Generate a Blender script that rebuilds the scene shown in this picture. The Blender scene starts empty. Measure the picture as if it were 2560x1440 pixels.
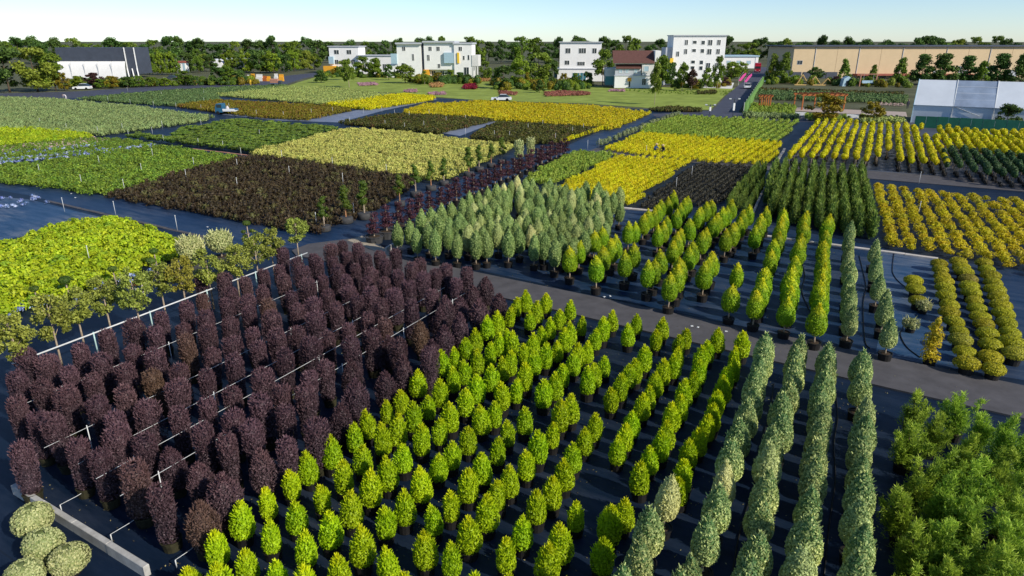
import bpy, math, random
import numpy as np
from mathutils import Vector

random.seed(7)
rng = np.random.default_rng(11)
scene = bpy.context.scene
C = scene.collection
R = math.radians

# ------------------------------------------------------------------ camera
FPX, PITCH, CAMH = 1694.0, math.atan(620 / 1694.0), 13.0
cam_data = bpy.data.cameras.new('camera')
cam_data.sensor_width = 36.0
cam_data.lens = FPX / 2560.0 * 36.0
cam_data.clip_start, cam_data.clip_end = 0.5, 9000.0
cam = bpy.data.objects.new('camera', cam_data)
C.objects.link(cam)
cam.location = (0, 0, CAMH)
cam.rotation_euler = (math.pi / 2 - PITCH, 0, 0)
scene.camera = cam

# ------------------------------------------------------------------ world and sun
SUN_AZ, SUN_EL = R(127), R(32)          # azimuth clockwise from +Y (the view direction)
sunv = Vector((math.sin(SUN_AZ) * math.cos(SUN_EL), math.cos(SUN_AZ) * math.cos(SUN_EL), math.sin(SUN_EL)))
world = bpy.data.worlds.new('World')
scene.world = world
world.use_nodes = True
wn = world.node_tree.nodes
wn.clear()
w_sky = wn.new('ShaderNodeTexSky')
w_sky.sky_type = 'NISHITA'
w_sky.sun_disc = False
w_sky.sun_elevation = SUN_EL
w_sky.sun_rotation = SUN_AZ
w_sky.air_density, w_sky.dust_density, w_sky.ozone_density = 0.75, 0.15, 4.0
w_bg = wn.new('ShaderNodeBackground')
w_bg.inputs[1].default_value = 0.125
w_out = wn.new('ShaderNodeOutputWorld')
world.node_tree.links.new(w_sky.outputs[0], w_bg.inputs[0])
world.node_tree.links.new(w_bg.outputs[0], w_out.inputs[0])

sun_data = bpy.data.lights.new('sun', 'SUN')
sun_data.energy = 4.4
sun_data.angle = R(0.5)
sun_data.color = (1.0, 0.93, 0.80)
sun = bpy.data.objects.new('sun', sun_data)
C.objects.link(sun)
sun.location = (60, -30, 60)
sun.rotation_euler = (-sunv).to_track_quat('-Z', 'Y').to_euler()

vs = scene.view_settings
vs.view_transform = 'Standard'
vs.look = 'None'
vs.exposure = 0.22
vs.gamma = 1.0
vs.use_curve_mapping = False
scene.cycles.max_bounces = 5
scene.cycles.transparent_max_bounces = 6

# ------------------------------------------------------------------ survey: picture point -> point of the site at height z
CP, SP = math.cos(PITCH), math.sin(PITCH)
def G(x, y, z=0.0):
    u = (x - 1280) / FPX
    v = (y - 720) / FPX
    dz = -SP - v * CP
    t = (z - CAMH) / dz
    return (u * t, (CP - v * SP) * t, z)
def G2(x, y, z=0.0):
    p = G(x, y, z)
    return (p[0], p[1])
def pxm(y):
    return FPX * (SP + (y - 720) / FPX * CP) / CAMH
UA, VA = R(-31), R(60)
U = np.array([math.cos(UA), math.sin(UA)])
V = np.array([math.cos(VA), math.sin(VA)])

# ------------------------------------------------------------------ mesh helpers
def link(o):
    C.objects.link(o)
    return o
def mesh_np(name, verts, faces, mat, attrs=None, smooth=False, midx=None):
    me = bpy.data.meshes.new(name)
    verts = np.asarray(verts, dtype=np.float32).reshape(-1, 3)
    if isinstance(faces, np.ndarray):
        n, k = faces.shape
        me.vertices.add(len(verts))
        me.vertices.foreach_set('co', verts.ravel())
        me.loops.add(n * k)
        me.loops.foreach_set('vertex_index', faces.astype(np.int32).ravel())
        me.polygons.add(n)
        me.polygons.foreach_set('loop_start', np.arange(0, n * k, k, dtype=np.int32))
        me.update(calc_edges=True)
    else:
        me.from_pydata([tuple(v) for v in verts.tolist()], [], faces)
        me.update()
    for m in (mat if isinstance(mat, (list, tuple)) else [mat]):
        me.materials.append(m)
    if midx is not None:
        me.polygons.foreach_set('material_index', np.asarray(midx, dtype=np.int32))
    if attrs:
        for k_, a in attrs.items():
            at = me.attributes.new(k_, 'FLOAT', 'POINT')
            at.data.foreach_set('value', np.asarray(a, dtype=np.float32).ravel())
    if smooth:
        me.polygons.foreach_set('use_smooth', np.ones(len(me.polygons), dtype=bool))
    return me

class MB:
    """collects boxes, prisms, tubes and lathes into one mesh"""
    def __init__(s):
        s.v, s.f, s.m, s.k = [], [], [], 0
    def add(s, vs_, fs_):
        o = len(s.v)
        s.v += [tuple(v) for v in vs_]
        s.f += [tuple(i + o for i in f) for f in fs_]
        s.m += [s.k] * len(fs_)
        return s
    def mat(s, k):
        s.k = k
        return s
    def box(s, x0, x1, y0, y1, z0, z1, bev=0.0):
        if bev:
            b = bev
            lo = [(x0 + b, y0 + b), (x1 - b, y0 + b), (x1 - b, y1 - b), (x0 + b, y1 - b)]
            mi = [(x0, y0), (x1, y0), (x1, y1), (x0, y1)]
            vv = [(x, y, z0) for x, y in mi] + [(x, y, z1 - b) for x, y in mi] + [(x, y, z1) for x, y in lo]
            ff = [(3, 2, 1, 0)] + [(i, (i + 1) % 4, 4 + (i + 1) % 4, 4 + i) for i in range(4)] + \
                 [(4 + i, 4 + (i + 1) % 4, 8 + (i + 1) % 4, 8 + i) for i in range(4)] + [(8, 9, 10, 11)]
            return s.add(vv, ff)
        vv = [(x, y, z) for z in (z0, z1) for x, y in ((x0, y0), (x1, y0), (x1, y1), (x0, y1))]
        return s.add(vv, [(3, 2, 1, 0), (4, 5, 6, 7), (0, 1, 5, 4), (1, 2, 6, 5), (2, 3, 7, 6), (3, 0, 4, 7)])
    def prism(s, prof, y0, y1):
        n = len(prof)
        vv = [(x, y0, z) for x, z in prof] + [(x, y1, z) for x, z in prof]
        ff = [tuple(range(n)), tuple(range(2 * n - 1, n - 1, -1))] + [((i + 1) % n, i, n + i, n + (i + 1) % n) for i in range(n)]
        return s.add(vv, ff)
    def tube(s, pts, rad, n=6):
        pts = [Vector(p) for p in pts]
        rs = rad if isinstance(rad, (list, tuple)) else [rad] * len(pts)
        vv, ff = [], []
        for i, p in enumerate(pts):
            d = (pts[min(i + 1, len(pts) - 1)] - pts[max(i - 1, 0)]).normalized()
            a = d.cross(Vector((0, 0, 1)) if abs(d.z) < 0.9 else Vector((1, 0, 0))).normalized()
            b = d.cross(a)
            for j in range(n):
                t = 2 * math.pi * j / n
                vv.append(p + (a * math.cos(t) + b * math.sin(t)) * rs[i])
        for i in range(len(pts) - 1):
            for j in range(n):
                ff.append((i * n + j, i * n + (j + 1) % n, (i + 1) * n + (j + 1) % n, (i + 1) * n + j))
        ff += [tuple(range(n - 1, -1, -1)), tuple(range((len(pts) - 1) * n, len(pts) * n))]
        return s.add(vv, ff)
    def lathe(s, prof, n=12, cx=0.0, cy=0.0):
        vv, ff = [], []
        for r, z in prof:
            for j in range(n):
                t = 2 * math.pi * j / n
                vv.append((cx + r * math.cos(t), cy + r * math.sin(t), z))
        for i in range(len(prof) - 1):
            for j in range(n):
                ff.append((i * n + j, i * n + (j + 1) % n, (i + 1) * n + (j + 1) % n, (i + 1) * n + j))
        ff += [tuple(range(n - 1, -1, -1)), tuple(range((len(prof) - 1) * n, len(prof) * n))]
        return s.add(vv, ff)
    def mesh(s, name, mats, smooth=False):
        mats = mats if isinstance(mats, (list, tuple)) else [mats]
        return mesh_np(name, np.array(s.v), s.f, mats, smooth=smooth, midx=s.m if len(mats) > 1 else None)
    def build(s, name, mats, parent=None, smooth=False, loc=(0, 0, 0), rz=0.0):
        return obj(name, s.mesh(name, mats, smooth), parent, loc, rz)

def obj(name, me, parent=None, loc=(0, 0, 0), rz=0.0, sc=None):
    o = bpy.data.objects.new(name, me)
    o.location = loc
    o.rotation_euler = (0, 0, rz)
    if sc is not None:
        o.scale = sc if isinstance(sc, (list, tuple)) else (sc, sc, sc)
    if parent is not None:
        o.parent = parent
    return link(o)
def tag(o, label, cat, group=None, kind=None):
    if label: o['label'] = label
    if cat: o['category'] = cat
    if group: o['group'] = group
    if kind: o['kind'] = kind
    return o
def thing(name, label, cat, loc=(0, 0, 0), rz=0.0, group=None, sc=None):
    o = obj(name, None, None, loc, rz, sc)
    o.empty_display_size = 0.2
    return tag(o, label, cat, group)
def struct(o):
    o['kind'] = 'structure'
    return o
ORD = ['first', 'second', 'third', 'fourth', 'fifth', 'sixth', 'seventh', 'eighth', 'ninth', 'tenth', 'eleventh', 'twelfth',
       'thirteenth', 'fourteenth', 'fifteenth', 'sixteenth', 'seventeenth', 'eighteenth', 'nineteenth', 'twentieth']
def nth(i):
    if i < 20: return ORD[i]
    n = i + 1
    tens = {2: 'twenty', 3: 'thirty', 4: 'forty', 5: 'fifty', 6: 'sixty', 7: 'seventy'}[n // 10]
    return {2: 'twentieth', 3: 'thirtieth', 4: 'fortieth', 5: 'fiftieth', 6: 'sixtieth', 7: 'seventieth'}[n // 10] if n % 10 == 0 else tens + '-' + ORD[n % 10 - 1]

# ------------------------------------------------------------------ materials
def _nt(name):
    m = bpy.data.materials.new(name)
    m.use_nodes = True
    nt = m.node_tree
    b = nt.nodes['Principled BSDF']
    return m, nt, b
def rgb(c):
    return (c[0], c[1], c[2], 1.0)
def M_plain(name, col, rough=0.6, spec=0.4, var=0.12, scale=3.0, metal=0.0, bump=0.0, coord='Object'):
    m, nt, b = _nt(name)
    tc = nt.nodes.new('ShaderNodeTexCoord')
    no = nt.nodes.new('ShaderNodeTexNoise')
    no.inputs['Scale'].default_value = scale
    no.inputs['Detail'].default_value = 6
    no.inputs['Roughness'].default_value = 0.65
    nt.links.new(tc.outputs[coord], no.inputs['Vector'])
    mix = nt.nodes.new('ShaderNodeMix'); mix.data_type = 'RGBA'
    mix.inputs['A'].default_value = rgb([c * (1 - var) for c in col])
    mix.inputs['B'].default_value = rgb([min(1, c * (1 + var)) for c in col])
    mr = nt.nodes.new('ShaderNodeMapRange')
    mr.inputs['From Min'].default_value, mr.inputs['From Max'].default_value = 0.3, 0.7
    nt.links.new(no.outputs[0], mr.inputs['Value'])
    nt.links.new(mr.outputs[0], mix.inputs['Factor'])
    nt.links.new(mix.outputs['Result'], b.inputs['Base Color'])
    b.inputs['Roughness'].default_value = rough
    b.inputs['Specular IOR Level'].default_value = spec
    b.inputs['Metallic'].default_value = metal
    if bump:
        bp = nt.nodes.new('ShaderNodeBump')
        bp.inputs['Strength'].default_value = bump
        bp.inputs['Distance'].default_value = 0.02
        nt.links.new(no.outputs[0], bp.inputs['Height'])
        nt.links.new(bp.outputs[0], b.inputs['Normal'])
    return m
def M_leaf(name, dark, light, tip=None, tip_from=0.75, tip_to=1.0, transl=0.25, vari=0.25, alt=None, alt_amt=0.25, rough=0.55):
    """leaf colour: random per leaf, with the core darkened as inner shade (tint), new growth at the top (hgt), and each plant a little different (rnd)"""
    m, nt, b = _nt(name)
    L = nt.links.new
    def attr(n):
        a = nt.nodes.new('ShaderNodeAttribute'); a.attribute_name = n
        return a.outputs['Fac']
    def mixc(f, a, bcol):
        x = nt.nodes.new('ShaderNodeMix'); x.data_type = 'RGBA'
        for s_, v_ in (('Factor', f), ('A', a), ('B', bcol)):
            if hasattr(v_, 'node'): L(v_, x.inputs[s_])
            elif s_ == 'Factor': x.inputs[s_].default_value = v_
            else: x.inputs[s_].default_value = rgb(v_)
        return x.outputs['Result']
    def mrange(v_, a, b_, c=0.0, d=1.0):
        x = nt.nodes.new('ShaderNodeMapRange')
        L(v_, x.inputs['Value'])
        for s_, q in zip(('From Min', 'From Max', 'To Min', 'To Max'), (a, b_, c, d)): x.inputs[s_].default_value = q
        return x.outputs[0]
    def math2(op, a, b_):
        x = nt.nodes.new('ShaderNodeMath'); x.operation = op
        for i_, q in enumerate((a, b_)):
            if hasattr(q, 'node'): L(q, x.inputs[i_])
            else: x.inputs[i_].default_value = q
        return x.outputs[0]
    oi = nt.nodes.new('ShaderNodeObjectInfo')
    rnd = math2('FRACT', math2('ADD', oi.outputs['Random'], attr('rnd')), 0.0)
    tint = attr('tint')
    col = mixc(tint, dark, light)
    if tip is not None:
        f = math2('MULTIPLY', mrange(attr('hgt'), tip_from, tip_to), mrange(tint, 0.0, 1.0, 0.45, 1.0))
        col = mixc(f, col, tip)
    if alt is not None:
        col = mixc(math2('MULTIPLY', mrange(rnd, 1 - alt_amt, 1.0), 0.85), col, alt)
    hsv = nt.nodes.new('ShaderNodeHueSaturation')
    L(col, hsv.inputs['Color'])
    L(mrange(math2('FRACT', math2('MULTIPLY', rnd, 7.31), 0.0), 0, 1, 0.5 - 0.012, 0.5 + 0.012), hsv.inputs['Hue'])
    ge = nt.nodes.new('ShaderNodeNewGeometry'); pn = nt.nodes.new('ShaderNodeTexNoise')
    pn.inputs['Scale'].default_value = 0.22; pn.inputs['Detail'].default_value = 3
    L(ge.outputs['Position'], pn.inputs['Vector'])
    L(math2('MULTIPLY', mrange(rnd, 0, 1, 1 - vari, 1 + vari * 0.6), mrange(pn.outputs[0], 0.3, 0.7, 0.84, 1.14)), hsv.inputs['Value'])
    col = hsv.outputs['Color']
    L(col, b.inputs['Base Color'])
    b.inputs['Roughness'].default_value = rough
    b.inputs['Specular IOR Level'].default_value = 0.25
    tr = nt.nodes.new('ShaderNodeBsdfTranslucent')
    L(col, tr.inputs['Color'])
    ms = nt.nodes.new('ShaderNodeMixShader')
    ms.inputs[0].default_value = transl
    out = nt.nodes['Material Output']
    L(b.outputs[0], ms.inputs[1]); L(tr.outputs[0], ms.inputs[2]); L(ms.outputs[0], out.inputs['Surface'])
    return m
def M_fabric(name, base, dust, dust_amt=0.5, rough=0.5, spec=0.45, seams=0.8):
    """woven weed-control sheet: deep blue-black, scuffed by dust, with the overlaps of the rolls"""
    m, nt, b = _nt(name)
    L = nt.links.new
    tc = nt.nodes.new('ShaderNodeTexCoord')
    mp = nt.nodes.new('ShaderNodeMapping'); mp.inputs['Rotation'].default_value = (0, 0, R(31))
    L(tc.outputs['Object'], mp.inputs['Vector'])
    mp2 = nt.nodes.new('ShaderNodeMapping'); mp2.inputs['Scale'].default_value = (0.25, 1.5, 1)
    L(mp.outputs[0], mp2.inputs['Vector'])
    def noise(sc, vec, det=6, ro=0.6):
        n = nt.nodes.new('ShaderNodeTexNoise')
        n.inputs['Scale'].default_value = sc; n.inputs['Detail'].default_value = det; n.inputs['Roughness'].default_value = ro
        L(vec, n.inputs['Vector'])
        return n.outputs[0]
    n1 = noise(0.16, mp.outputs[0]); n2 = noise(1.3, mp2.outputs[0], 8, 0.7); n3 = noise(9.0, mp2.outputs[0], 4, 0.7)
    def mr(v_, a, b_, c, d):
        x = nt.nodes.new('ShaderNodeMapRange'); L(v_, x.inputs['Value'])
        for s_, q in zip(('From Min', 'From Max', 'To Min', 'To Max'), (a, b_, c, d)): x.inputs[s_].default_value = q
        return x.outputs[0]
    def mul(a, b_):
        x = nt.nodes.new('ShaderNodeMath'); x.operation = 'MULTIPLY'; L(a, x.inputs[0])
        if hasattr(b_, 'node'): L(b_, x.inputs[1])
        else: x.inputs[1].default_value = b_
        return x.outputs[0]
    f = mul(mul(mr(n1, 0.42, 0.68, 0.12, 1.0), mr(n2, 0.4, 0.72, 0.0, 1.0)), dust_amt)
    f2 = mul(mr(n3, 0.5, 0.75, 0.0, 1.0), 0.10 * dust_amt)
    x = nt.nodes.new('ShaderNodeMix'); x.data_type = 'RGBA'
    vr = nt.nodes.new('ShaderNodeMix'); vr.data_type = 'RGBA'
    vr.inputs['A'].default_value = rgb([c * 0.72 for c in base]); vr.inputs['B'].default_value = rgb([c * 1.3 for c in base])
    L(mr(n2, 0.3, 0.7, 0, 1), vr.inputs['Factor'])
    # seams of the rolls
    wv = nt.nodes.new('ShaderNodeTexWave'); wv.wave_type = 'BANDS'; wv.bands_direction = 'Y'
    wv.inputs['Scale'].default_value = 0.085; wv.inputs['Distortion'].default_value = 0.0
    L(mp.outputs[0], wv.inputs['Vector'])
    sm = nt.nodes.new('ShaderNodeMix'); sm.data_type = 'RGBA'
    L(mul(mr(wv.outputs['Fac'], 0.9992, 1.0, 0, 1), seams), sm.inputs['Factor'])
    L(vr.outputs['Result'], sm.inputs['A']); sm.inputs['B'].default_value = rgb([c * 0.4 for c in base])
    n4 = noise(38.0, mp.outputs[0], 2, 0.5)
    f3 = mul(mul(mr(n4, 0.70, 0.78, 0.0, 1.0), mr(n1, 0.4, 0.6, 0.2, 1.0)), 0.7)
    a0 = nt.nodes.new('ShaderNodeMath'); a0.operation = 'MAXIMUM'; L(f2, a0.inputs[0]); L(f3, a0.inputs[1])
    ad = nt.nodes.new('ShaderNodeMath'); ad.operation = 'ADD'; L(f, ad.inputs[0]); L(a0.outputs[0], ad.inputs[1]); ad.use_clamp = True
    L(ad.outputs[0], x.inputs['Factor']); L(sm.outputs['Result'], x.inputs['A']); x.inputs['B'].default_value = rgb(dust)
    L(x.outputs['Result'], b.inputs['Base Color'])
    b.inputs['Roughness'].default_value = rough
    b.inputs['Specular IOR Level'].default_value = spec
    b.inputs['Specular Tint'].default_value = (0.45, 0.7, 1.0, 1)  # blue sheen of the sky painted in through the specular tint
    bp = nt.nodes.new('ShaderNodeBump'); bp.inputs['Strength'].default_value = 0.35; bp.inputs['Distance'].default_value = 0.04
    L(n2, bp.inputs['Height']); L(bp.outputs[0], b.inputs['Normal'])
    return m

K = {}
K['fabric'] = M_fabric('weed_fabric_blue', (0.0035, 0.010, 0.026), (0.085, 0.092, 0.11), 0.36, 0.55, 0.28)
K['fabric_bright'] = M_fabric('weed_fabric_bright_blue', (0.005, 0.022, 0.062), (0.15, 0.152, 0.16), 0.6, 0.5, 0.32)
K['fabric_grey'] = M_fabric('weed_fabric_grey', (0.055, 0.062, 0.085), (0.17, 0.165, 0.16), 0.7, 0.7)
K['fabric_pale'] = M_fabric('weed_fabric_pale', (0.16, 0.19, 0.26), (0.32, 0.31, 0.32), 0.8, 0.6)
K['fabric_dusty'] = M_fabric('weed_fabric_dusty', (0.012, 0.05, 0.12), (0.26, 0.25, 0.24), 1.0, 0.55)
K['asphalt'] = M_plain('asphalt', (0.082, 0.078, 0.084), 0.85, 0.3, 0.22, 1.2)
K['asphalt_blue'] = M_plain('asphalt_far', (0.058, 0.062, 0.088), 0.75, 0.35, 0.2, 0.4)
K['soil'] = M_plain('soil', (0.05, 0.036, 0.025), 0.95, 0.1, 0.35, 14)
K['earth'] = M_plain('bare_ground', (0.10, 0.105, 0.06), 0.95, 0.1, 0.35, 0.12)
K['rubble'] = M_plain('pale_sand', (0.36, 0.31, 0.24), 0.95, 0.1, 0.3, 4, bump=0.4)
K['concrete'] = M_plain('concrete', (0.40, 0.39, 0.37), 0.85, 0.25, 0.25, 2.5, bump=0.2)
K['concrete_pale'] = M_plain('concrete_pale', (0.52, 0.48, 0.44), 0.85, 0.25, 0.2, 2.0)
K['paving'] = M_plain('paving', (0.42, 0.34, 0.29), 0.85, 0.25, 0.15, 1.0)
K['lawn'] = M_plain('lawn_grass', (0.24, 0.30, 0.06), 0.95, 0.1, 0.3, 0.22)
K['pot'] = M_plain('black_plastic', (0.012, 0.011, 0.011), 0.55, 0.35, 0.3, 5)
K['potolive'] = M_plain('olive_grow_bag', (0.028, 0.026, 0.012), 0.75, 0.3, 0.5, 5)
K['bag'] = M_plain('grey_grow_bag', (0.05, 0.05, 0.052), 0.8, 0.3, 0.3, 5)
K['bark'] = M_plain('bark_pale', (0.34, 0.27, 0.20), 0.9, 0.2, 0.3, 9)
K['bark_red'] = M_plain('bark_red', (0.33, 0.17, 0.09), 0.9, 0.2, 0.3, 9)
K['bark_dark'] = M_plain('bark_dark', (0.09, 0.065, 0.045), 0.9, 0.2, 0.3, 9)
K['pipe'] = M_plain('white_pipe', (0.60, 0.62, 0.63), 0.5, 0.4, 0.12, 6)
K['pipe_teal'] = M_plain('weathered_post', (0.36, 0.52, 0.52), 0.6, 0.4, 0.2, 6)
K['hose'] = M_plain('black_hose', (0.008, 0.008, 0.009), 0.5, 0.4, 0.1, 6)
K['white'] = M_plain('white_render', (0.80, 0.79, 0.77), 0.8, 0.25, 0.05, 0.5)
K['offwhite'] = M_plain('offwhite_render', (0.66, 0.65, 0.62), 0.8, 0.25, 0.08, 0.5)
K['greywall'] = M_plain('grey_cladding', (0.46, 0.48, 0.52), 0.7, 0.3, 0.08, 0.7)
K['brownroof'] = M_plain('brown_roof_tiles', (0.12, 0.055, 0.045), 0.8, 0.3, 0.2, 2.0)
K['glass'] = M_plain('window_glass', (0.030, 0.042, 0.05), 0.12, 0.6, 0.1, 1.0)
K['teal'] = M_plain('teal_panel', (0.035, 0.17, 0.21), 0.5, 0.4, 0.1, 1.0)
K['blueglass'] = M_plain('pale_blue_panel', (0.36, 0.50, 0.58), 0.4, 0.4, 0.05, 1.0)
K['orange'] = M_plain('orange_panel', (0.75, 0.36, 0.03), 0.6, 0.3, 0.08, 1.0)
K['yellow'] = M_plain('yellow_panel', (0.80, 0.52, 0.04), 0.6, 0.3, 0.08, 1.0)
K['tan'] = M_plain('tan_cladding', (0.62, 0.47, 0.29), 0.75, 0.25, 0.05, 0.4)
K['redbrown'] = M_plain('red_trim', (0.33, 0.10, 0.07), 0.7, 0.3, 0.15, 1.0)
K['darkgrey'] = M_plain('dark_sheet', (0.055, 0.065, 0.09), 0.6, 0.4, 0.15, 0.6)
K['film'] = M_plain('white_film', (0.82, 0.80, 0.78), 0.4, 0.45, 0.06, 0.35)
K['tent'] = M_plain('tent_canvas', (0.60, 0.64, 0.69), 0.5, 0.4, 0.08, 0.3)
K['tent_clear'] = M_plain('tent_clear_panel', (0.26, 0.32, 0.42), 0.3, 0.5, 0.25, 0.4)
K['metal'] = M_plain('light_metal', (0.55, 0.57, 0.58), 0.4, 0.5, 0.06, 3)
K['greenfence'] = M_plain('green_sheet_fence', (0.02, 0.15, 0.085), 0.6, 0.4, 0.2, 1.0)
K['hedgegreen'] = M_plain('green_netting', (0.12, 0.24, 0.06), 0.8, 0.2, 0.2, 2.0)
K['timber'] = M_plain('yellow_timber', (0.62, 0.42, 0.16), 0.7, 0.3, 0.15, 2)
K['rust'] = M_plain('rust_timber', (0.36, 0.11, 0.03), 0.7, 0.3, 0.2, 2)
K['brick'] = M_plain('pinkish_brick', (0.40, 0.20, 0.14), 0.85, 0.2, 0.2, 2)
K['rubber'] = M_plain('tyre_rubber', (0.015, 0.015, 0.015), 0.85, 0.2, 0.1, 4)
K['carwhite'] = M_plain('car_paint_white', (0.78, 0.79, 0.80), 0.25, 0.5, 0.03, 1)
K['carsilver'] = M_plain('car_paint_pale', (0.55, 0.66, 0.67), 0.25, 0.5, 0.03, 1)
K['cardark'] = M_plain('car_paint_dark', (0.05, 0.06, 0.08), 0.25, 0.5, 0.03, 1)
K['truckred'] = M_plain('truck_paint_red', (0.42, 0.012, 0.03), 0.3, 0.5, 0.06, 1)
K['truckblue'] = M_plain('truck_paint_blue', (0.025, 0.11, 0.20), 0.4, 0.5, 0.12, 2)
K['pink'] = M_plain('pink_cloth', (0.72, 0.10, 0.33), 0.8, 0.2, 0.15, 2)
K['lampwhite'] = M_plain('lamp_lens', (0.85, 0.85, 0.82), 0.2, 0.5, 0.02, 1)
K['lampred'] = M_plain('lamp_red', (0.45, 0.02, 0.02), 0.2, 0.5, 0.02, 1)
K['skin'] = M_plain('skin', (0.42, 0.25, 0.17), 0.6, 0.3, 0.05, 5)
K['cloth_blue'] = M_plain('blue_work_clothes', (0.05, 0.09, 0.2), 0.9, 0.1, 0.2, 5)
K['cloth_pale'] = M_plain('pale_clothes', (0.55, 0.50, 0.50), 0.9, 0.1, 0.15, 5)
K['cloth_dark'] = M_plain('dark_clothes', (0.04, 0.04, 0.06), 0.9, 0.1, 0.2, 5)
K['straw'] = M_plain('straw_hat', (0.55, 0.40, 0.22), 0.9, 0.1, 0.15, 8)
K['cloth_orange'] = M_plain('orange_clothes', (0.75, 0.20, 0.06), 0.9, 0.1, 0.15, 5)
# foliage
K['gold'] = M_leaf('golden_leaf', (0.25, 0.40, 0.007), (0.50, 0.68, 0.010), (0.74, 0.74, 0.012), 0.75, 1.08, 0.32, 0.14)
K['gold2'] = M_leaf('golden_topiary_leaf', (0.15, 0.29, 0.008), (0.36, 0.54, 0.014), (0.86, 0.74, 0.02), 0.60, 1.02, 0.28, 0.15)
K['purple'] = M_leaf('purple_leaf', (0.030, 0.020, 0.027), (0.118, 0.072, 0.086), (0.14, 0.068, 0.08), 0.5, 1.2, 0.10, 0.25, (0.11, 0.07, 0.035), 0.05)
K['varieg'] = M_leaf('variegated_leaf', (0.075, 0.18, 0.055), (0.70, 0.76, 0.29), None, 0.8, 1, 0.22, 0.14, (0.58, 0.57, 0.25), 0.12)
K['varieg2'] = M_leaf('variegated_standard_leaf', (0.12, 0.215, 0.055), (0.47, 0.58, 0.19), None, 0.8, 1, 0.22, 0.2, (0.62, 0.60, 0.27), 0.22)
K['saucer'] = M_leaf('golden_saucer_leaf', (0.26, 0.26, 0.01), (0.60, 0.55, 0.025), None, 0.8, 1, 0.2, 0.15, (0.28, 0.24, 0.05), 0.12)
K['feather'] = M_leaf('feathery_conifer_leaf', (0.06, 0.14, 0.014), (0.38, 0.54, 0.05), (0.52, 0.66, 0.075), 0.6, 1.05, 0.35, 0.12)
K['amber'] = M_leaf('amber_conifer_leaf', (0.38, 0.36, 0.02), (0.80, 0.62, 0.03), None, 0.8, 1, 0.3, 0.1)
K['street'] = M_leaf('olive_tree_leaf', (0.15, 0.19, 0.03), (0.50, 0.54, 0.10), None, 0.8, 1, 0.3, 0.18, (0.30, 0.22, 0.03), 0.3)
K['cream'] = M_leaf('cream_variegated_leaf', (0.24, 0.30, 0.10), (0.68, 0.66, 0.32), None, 0.8, 1, 0.25, 0.1)
K['topiary'] = M_leaf('dark_topiary_leaf', (0.035, 0.075, 0.01), (0.13, 0.20, 0.025), None, 0.8, 1, 0.15, 0.15)
K['maroon'] = M_leaf('maroon_leaf', (0.03, 0.011, 0.017), (0.12, 0.045, 0.055), None, 0.8, 1, 0.2, 0.3)
K['cloudgreen'] = M_leaf('cloud_pruned_leaf', (0.05, 0.085, 0.01), (0.17, 0.25, 0.022), None, 0.8, 1, 0.2, 0.2)
K['brownbed'] = M_leaf('bronze_shrub_leaf', (0.022, 0.015, 0.009), (0.085, 0.057, 0.027), (0.11, 0.08, 0.03), 0.5, 1.2, 0.12, 0.35, (0.10, 0.10, 0.03), 0.2)
K['paleyel'] = M_leaf('pale_yellow_shrub_leaf', (0.34, 0.35, 0.07), (0.66, 0.64, 0.17), (0.74, 0.70, 0.18), 0.5, 1.2, 0.25, 0.14)
K['bedgreen'] = M_leaf('mid_green_shrub_leaf', (0.09, 0.17, 0.016), (0.32, 0.45, 0.05), None, 0.8, 1, 0.2, 0.28)
K['sage'] = M_leaf('sage_shrub_leaf', (0.17, 0.24, 0.075), (0.40, 0.49, 0.19), None, 0.8, 1, 0.2, 0.2)
K['sage2'] = M_leaf('grey_green_shrub_leaf', (0.07, 0.13, 0.04), (0.20, 0.29, 0.095), None, 0.8, 1, 0.2, 0.2)
K['palegreen'] = M_leaf('pale_green_shrub_leaf', (0.26, 0.33, 0.08), (0.52, 0.58, 0.18), None, 0.8, 1, 0.25, 0.15)
K['lime'] = M_leaf('lime_shrub_leaf', (0.30, 0.43, 0.015), (0.60, 0.68, 0.03), None, 0.8, 1, 0.3, 0.12, (0.2, 0.38, 0.03), 0.1)
K['yellowbed'] = M_leaf('yellow_shrub_leaf', (0.52, 0.48, 0.008), (0.90, 0.82, 0.015), None, 0.8, 1, 0.3, 0.12)
K['goldbed'] = M_leaf('gold_shrub_leaf', (0.42, 0.36, 0.010), (0.84, 0.68, 0.016), None, 0.8, 1, 0.3, 0.15, (0.40, 0.38, 0.03), 0.15)
K['olivebed'] = M_leaf('olive_shrub_leaf', (0.13, 0.115, 0.010), (0.32, 0.27, 0.02), None, 0.8, 1, 0.2, 0.25, (0.17, 0.08, 0.02), 0.4)
K['darkolive'] = M_leaf('dark_olive_shrub_leaf', (0.045, 0.05, 0.010), (0.14, 0.145, 0.022), None, 0.8, 1, 0.15, 0.3, (0.10, 0.055, 0.02), 0.3)
K['flat'] = M_leaf('flat_topped_leaf', (0.028, 0.065, 0.012), (0.10, 0.17, 0.022), (0.23, 0.33, 0.035), 0.7, 1.0, 0.12, 0.2)
K['rowgreen'] = M_leaf('row_green_leaf', (0.18, 0.28, 0.025), (0.44, 0.55, 0.08), None, 0.8, 1, 0.25, 0.18)
K['darkrow'] = M_leaf('dark_row_leaf', (0.020, 0.020, 0.015), (0.07, 0.064, 0.04), None, 0.8, 1, 0.1, 0.3)
K['darkconifer'] = M_leaf('dark_conifer_leaf', (0.05, 0.10, 0.014), (0.24, 0.33, 0.05), None, 0.8, 1, 0.2, 0.2)
K['greygreen'] = M_leaf('grey_ball_leaf', (0.15, 0.19, 0.08), (0.36, 0.40, 0.20), None, 0.8, 1, 0.2, 0.15)
K['greenball'] = M_leaf('green_ball_leaf', (0.025, 0.065, 0.02), (0.10, 0.18, 0.05), None, 0.8, 1, 0.15, 0.25)
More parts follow.
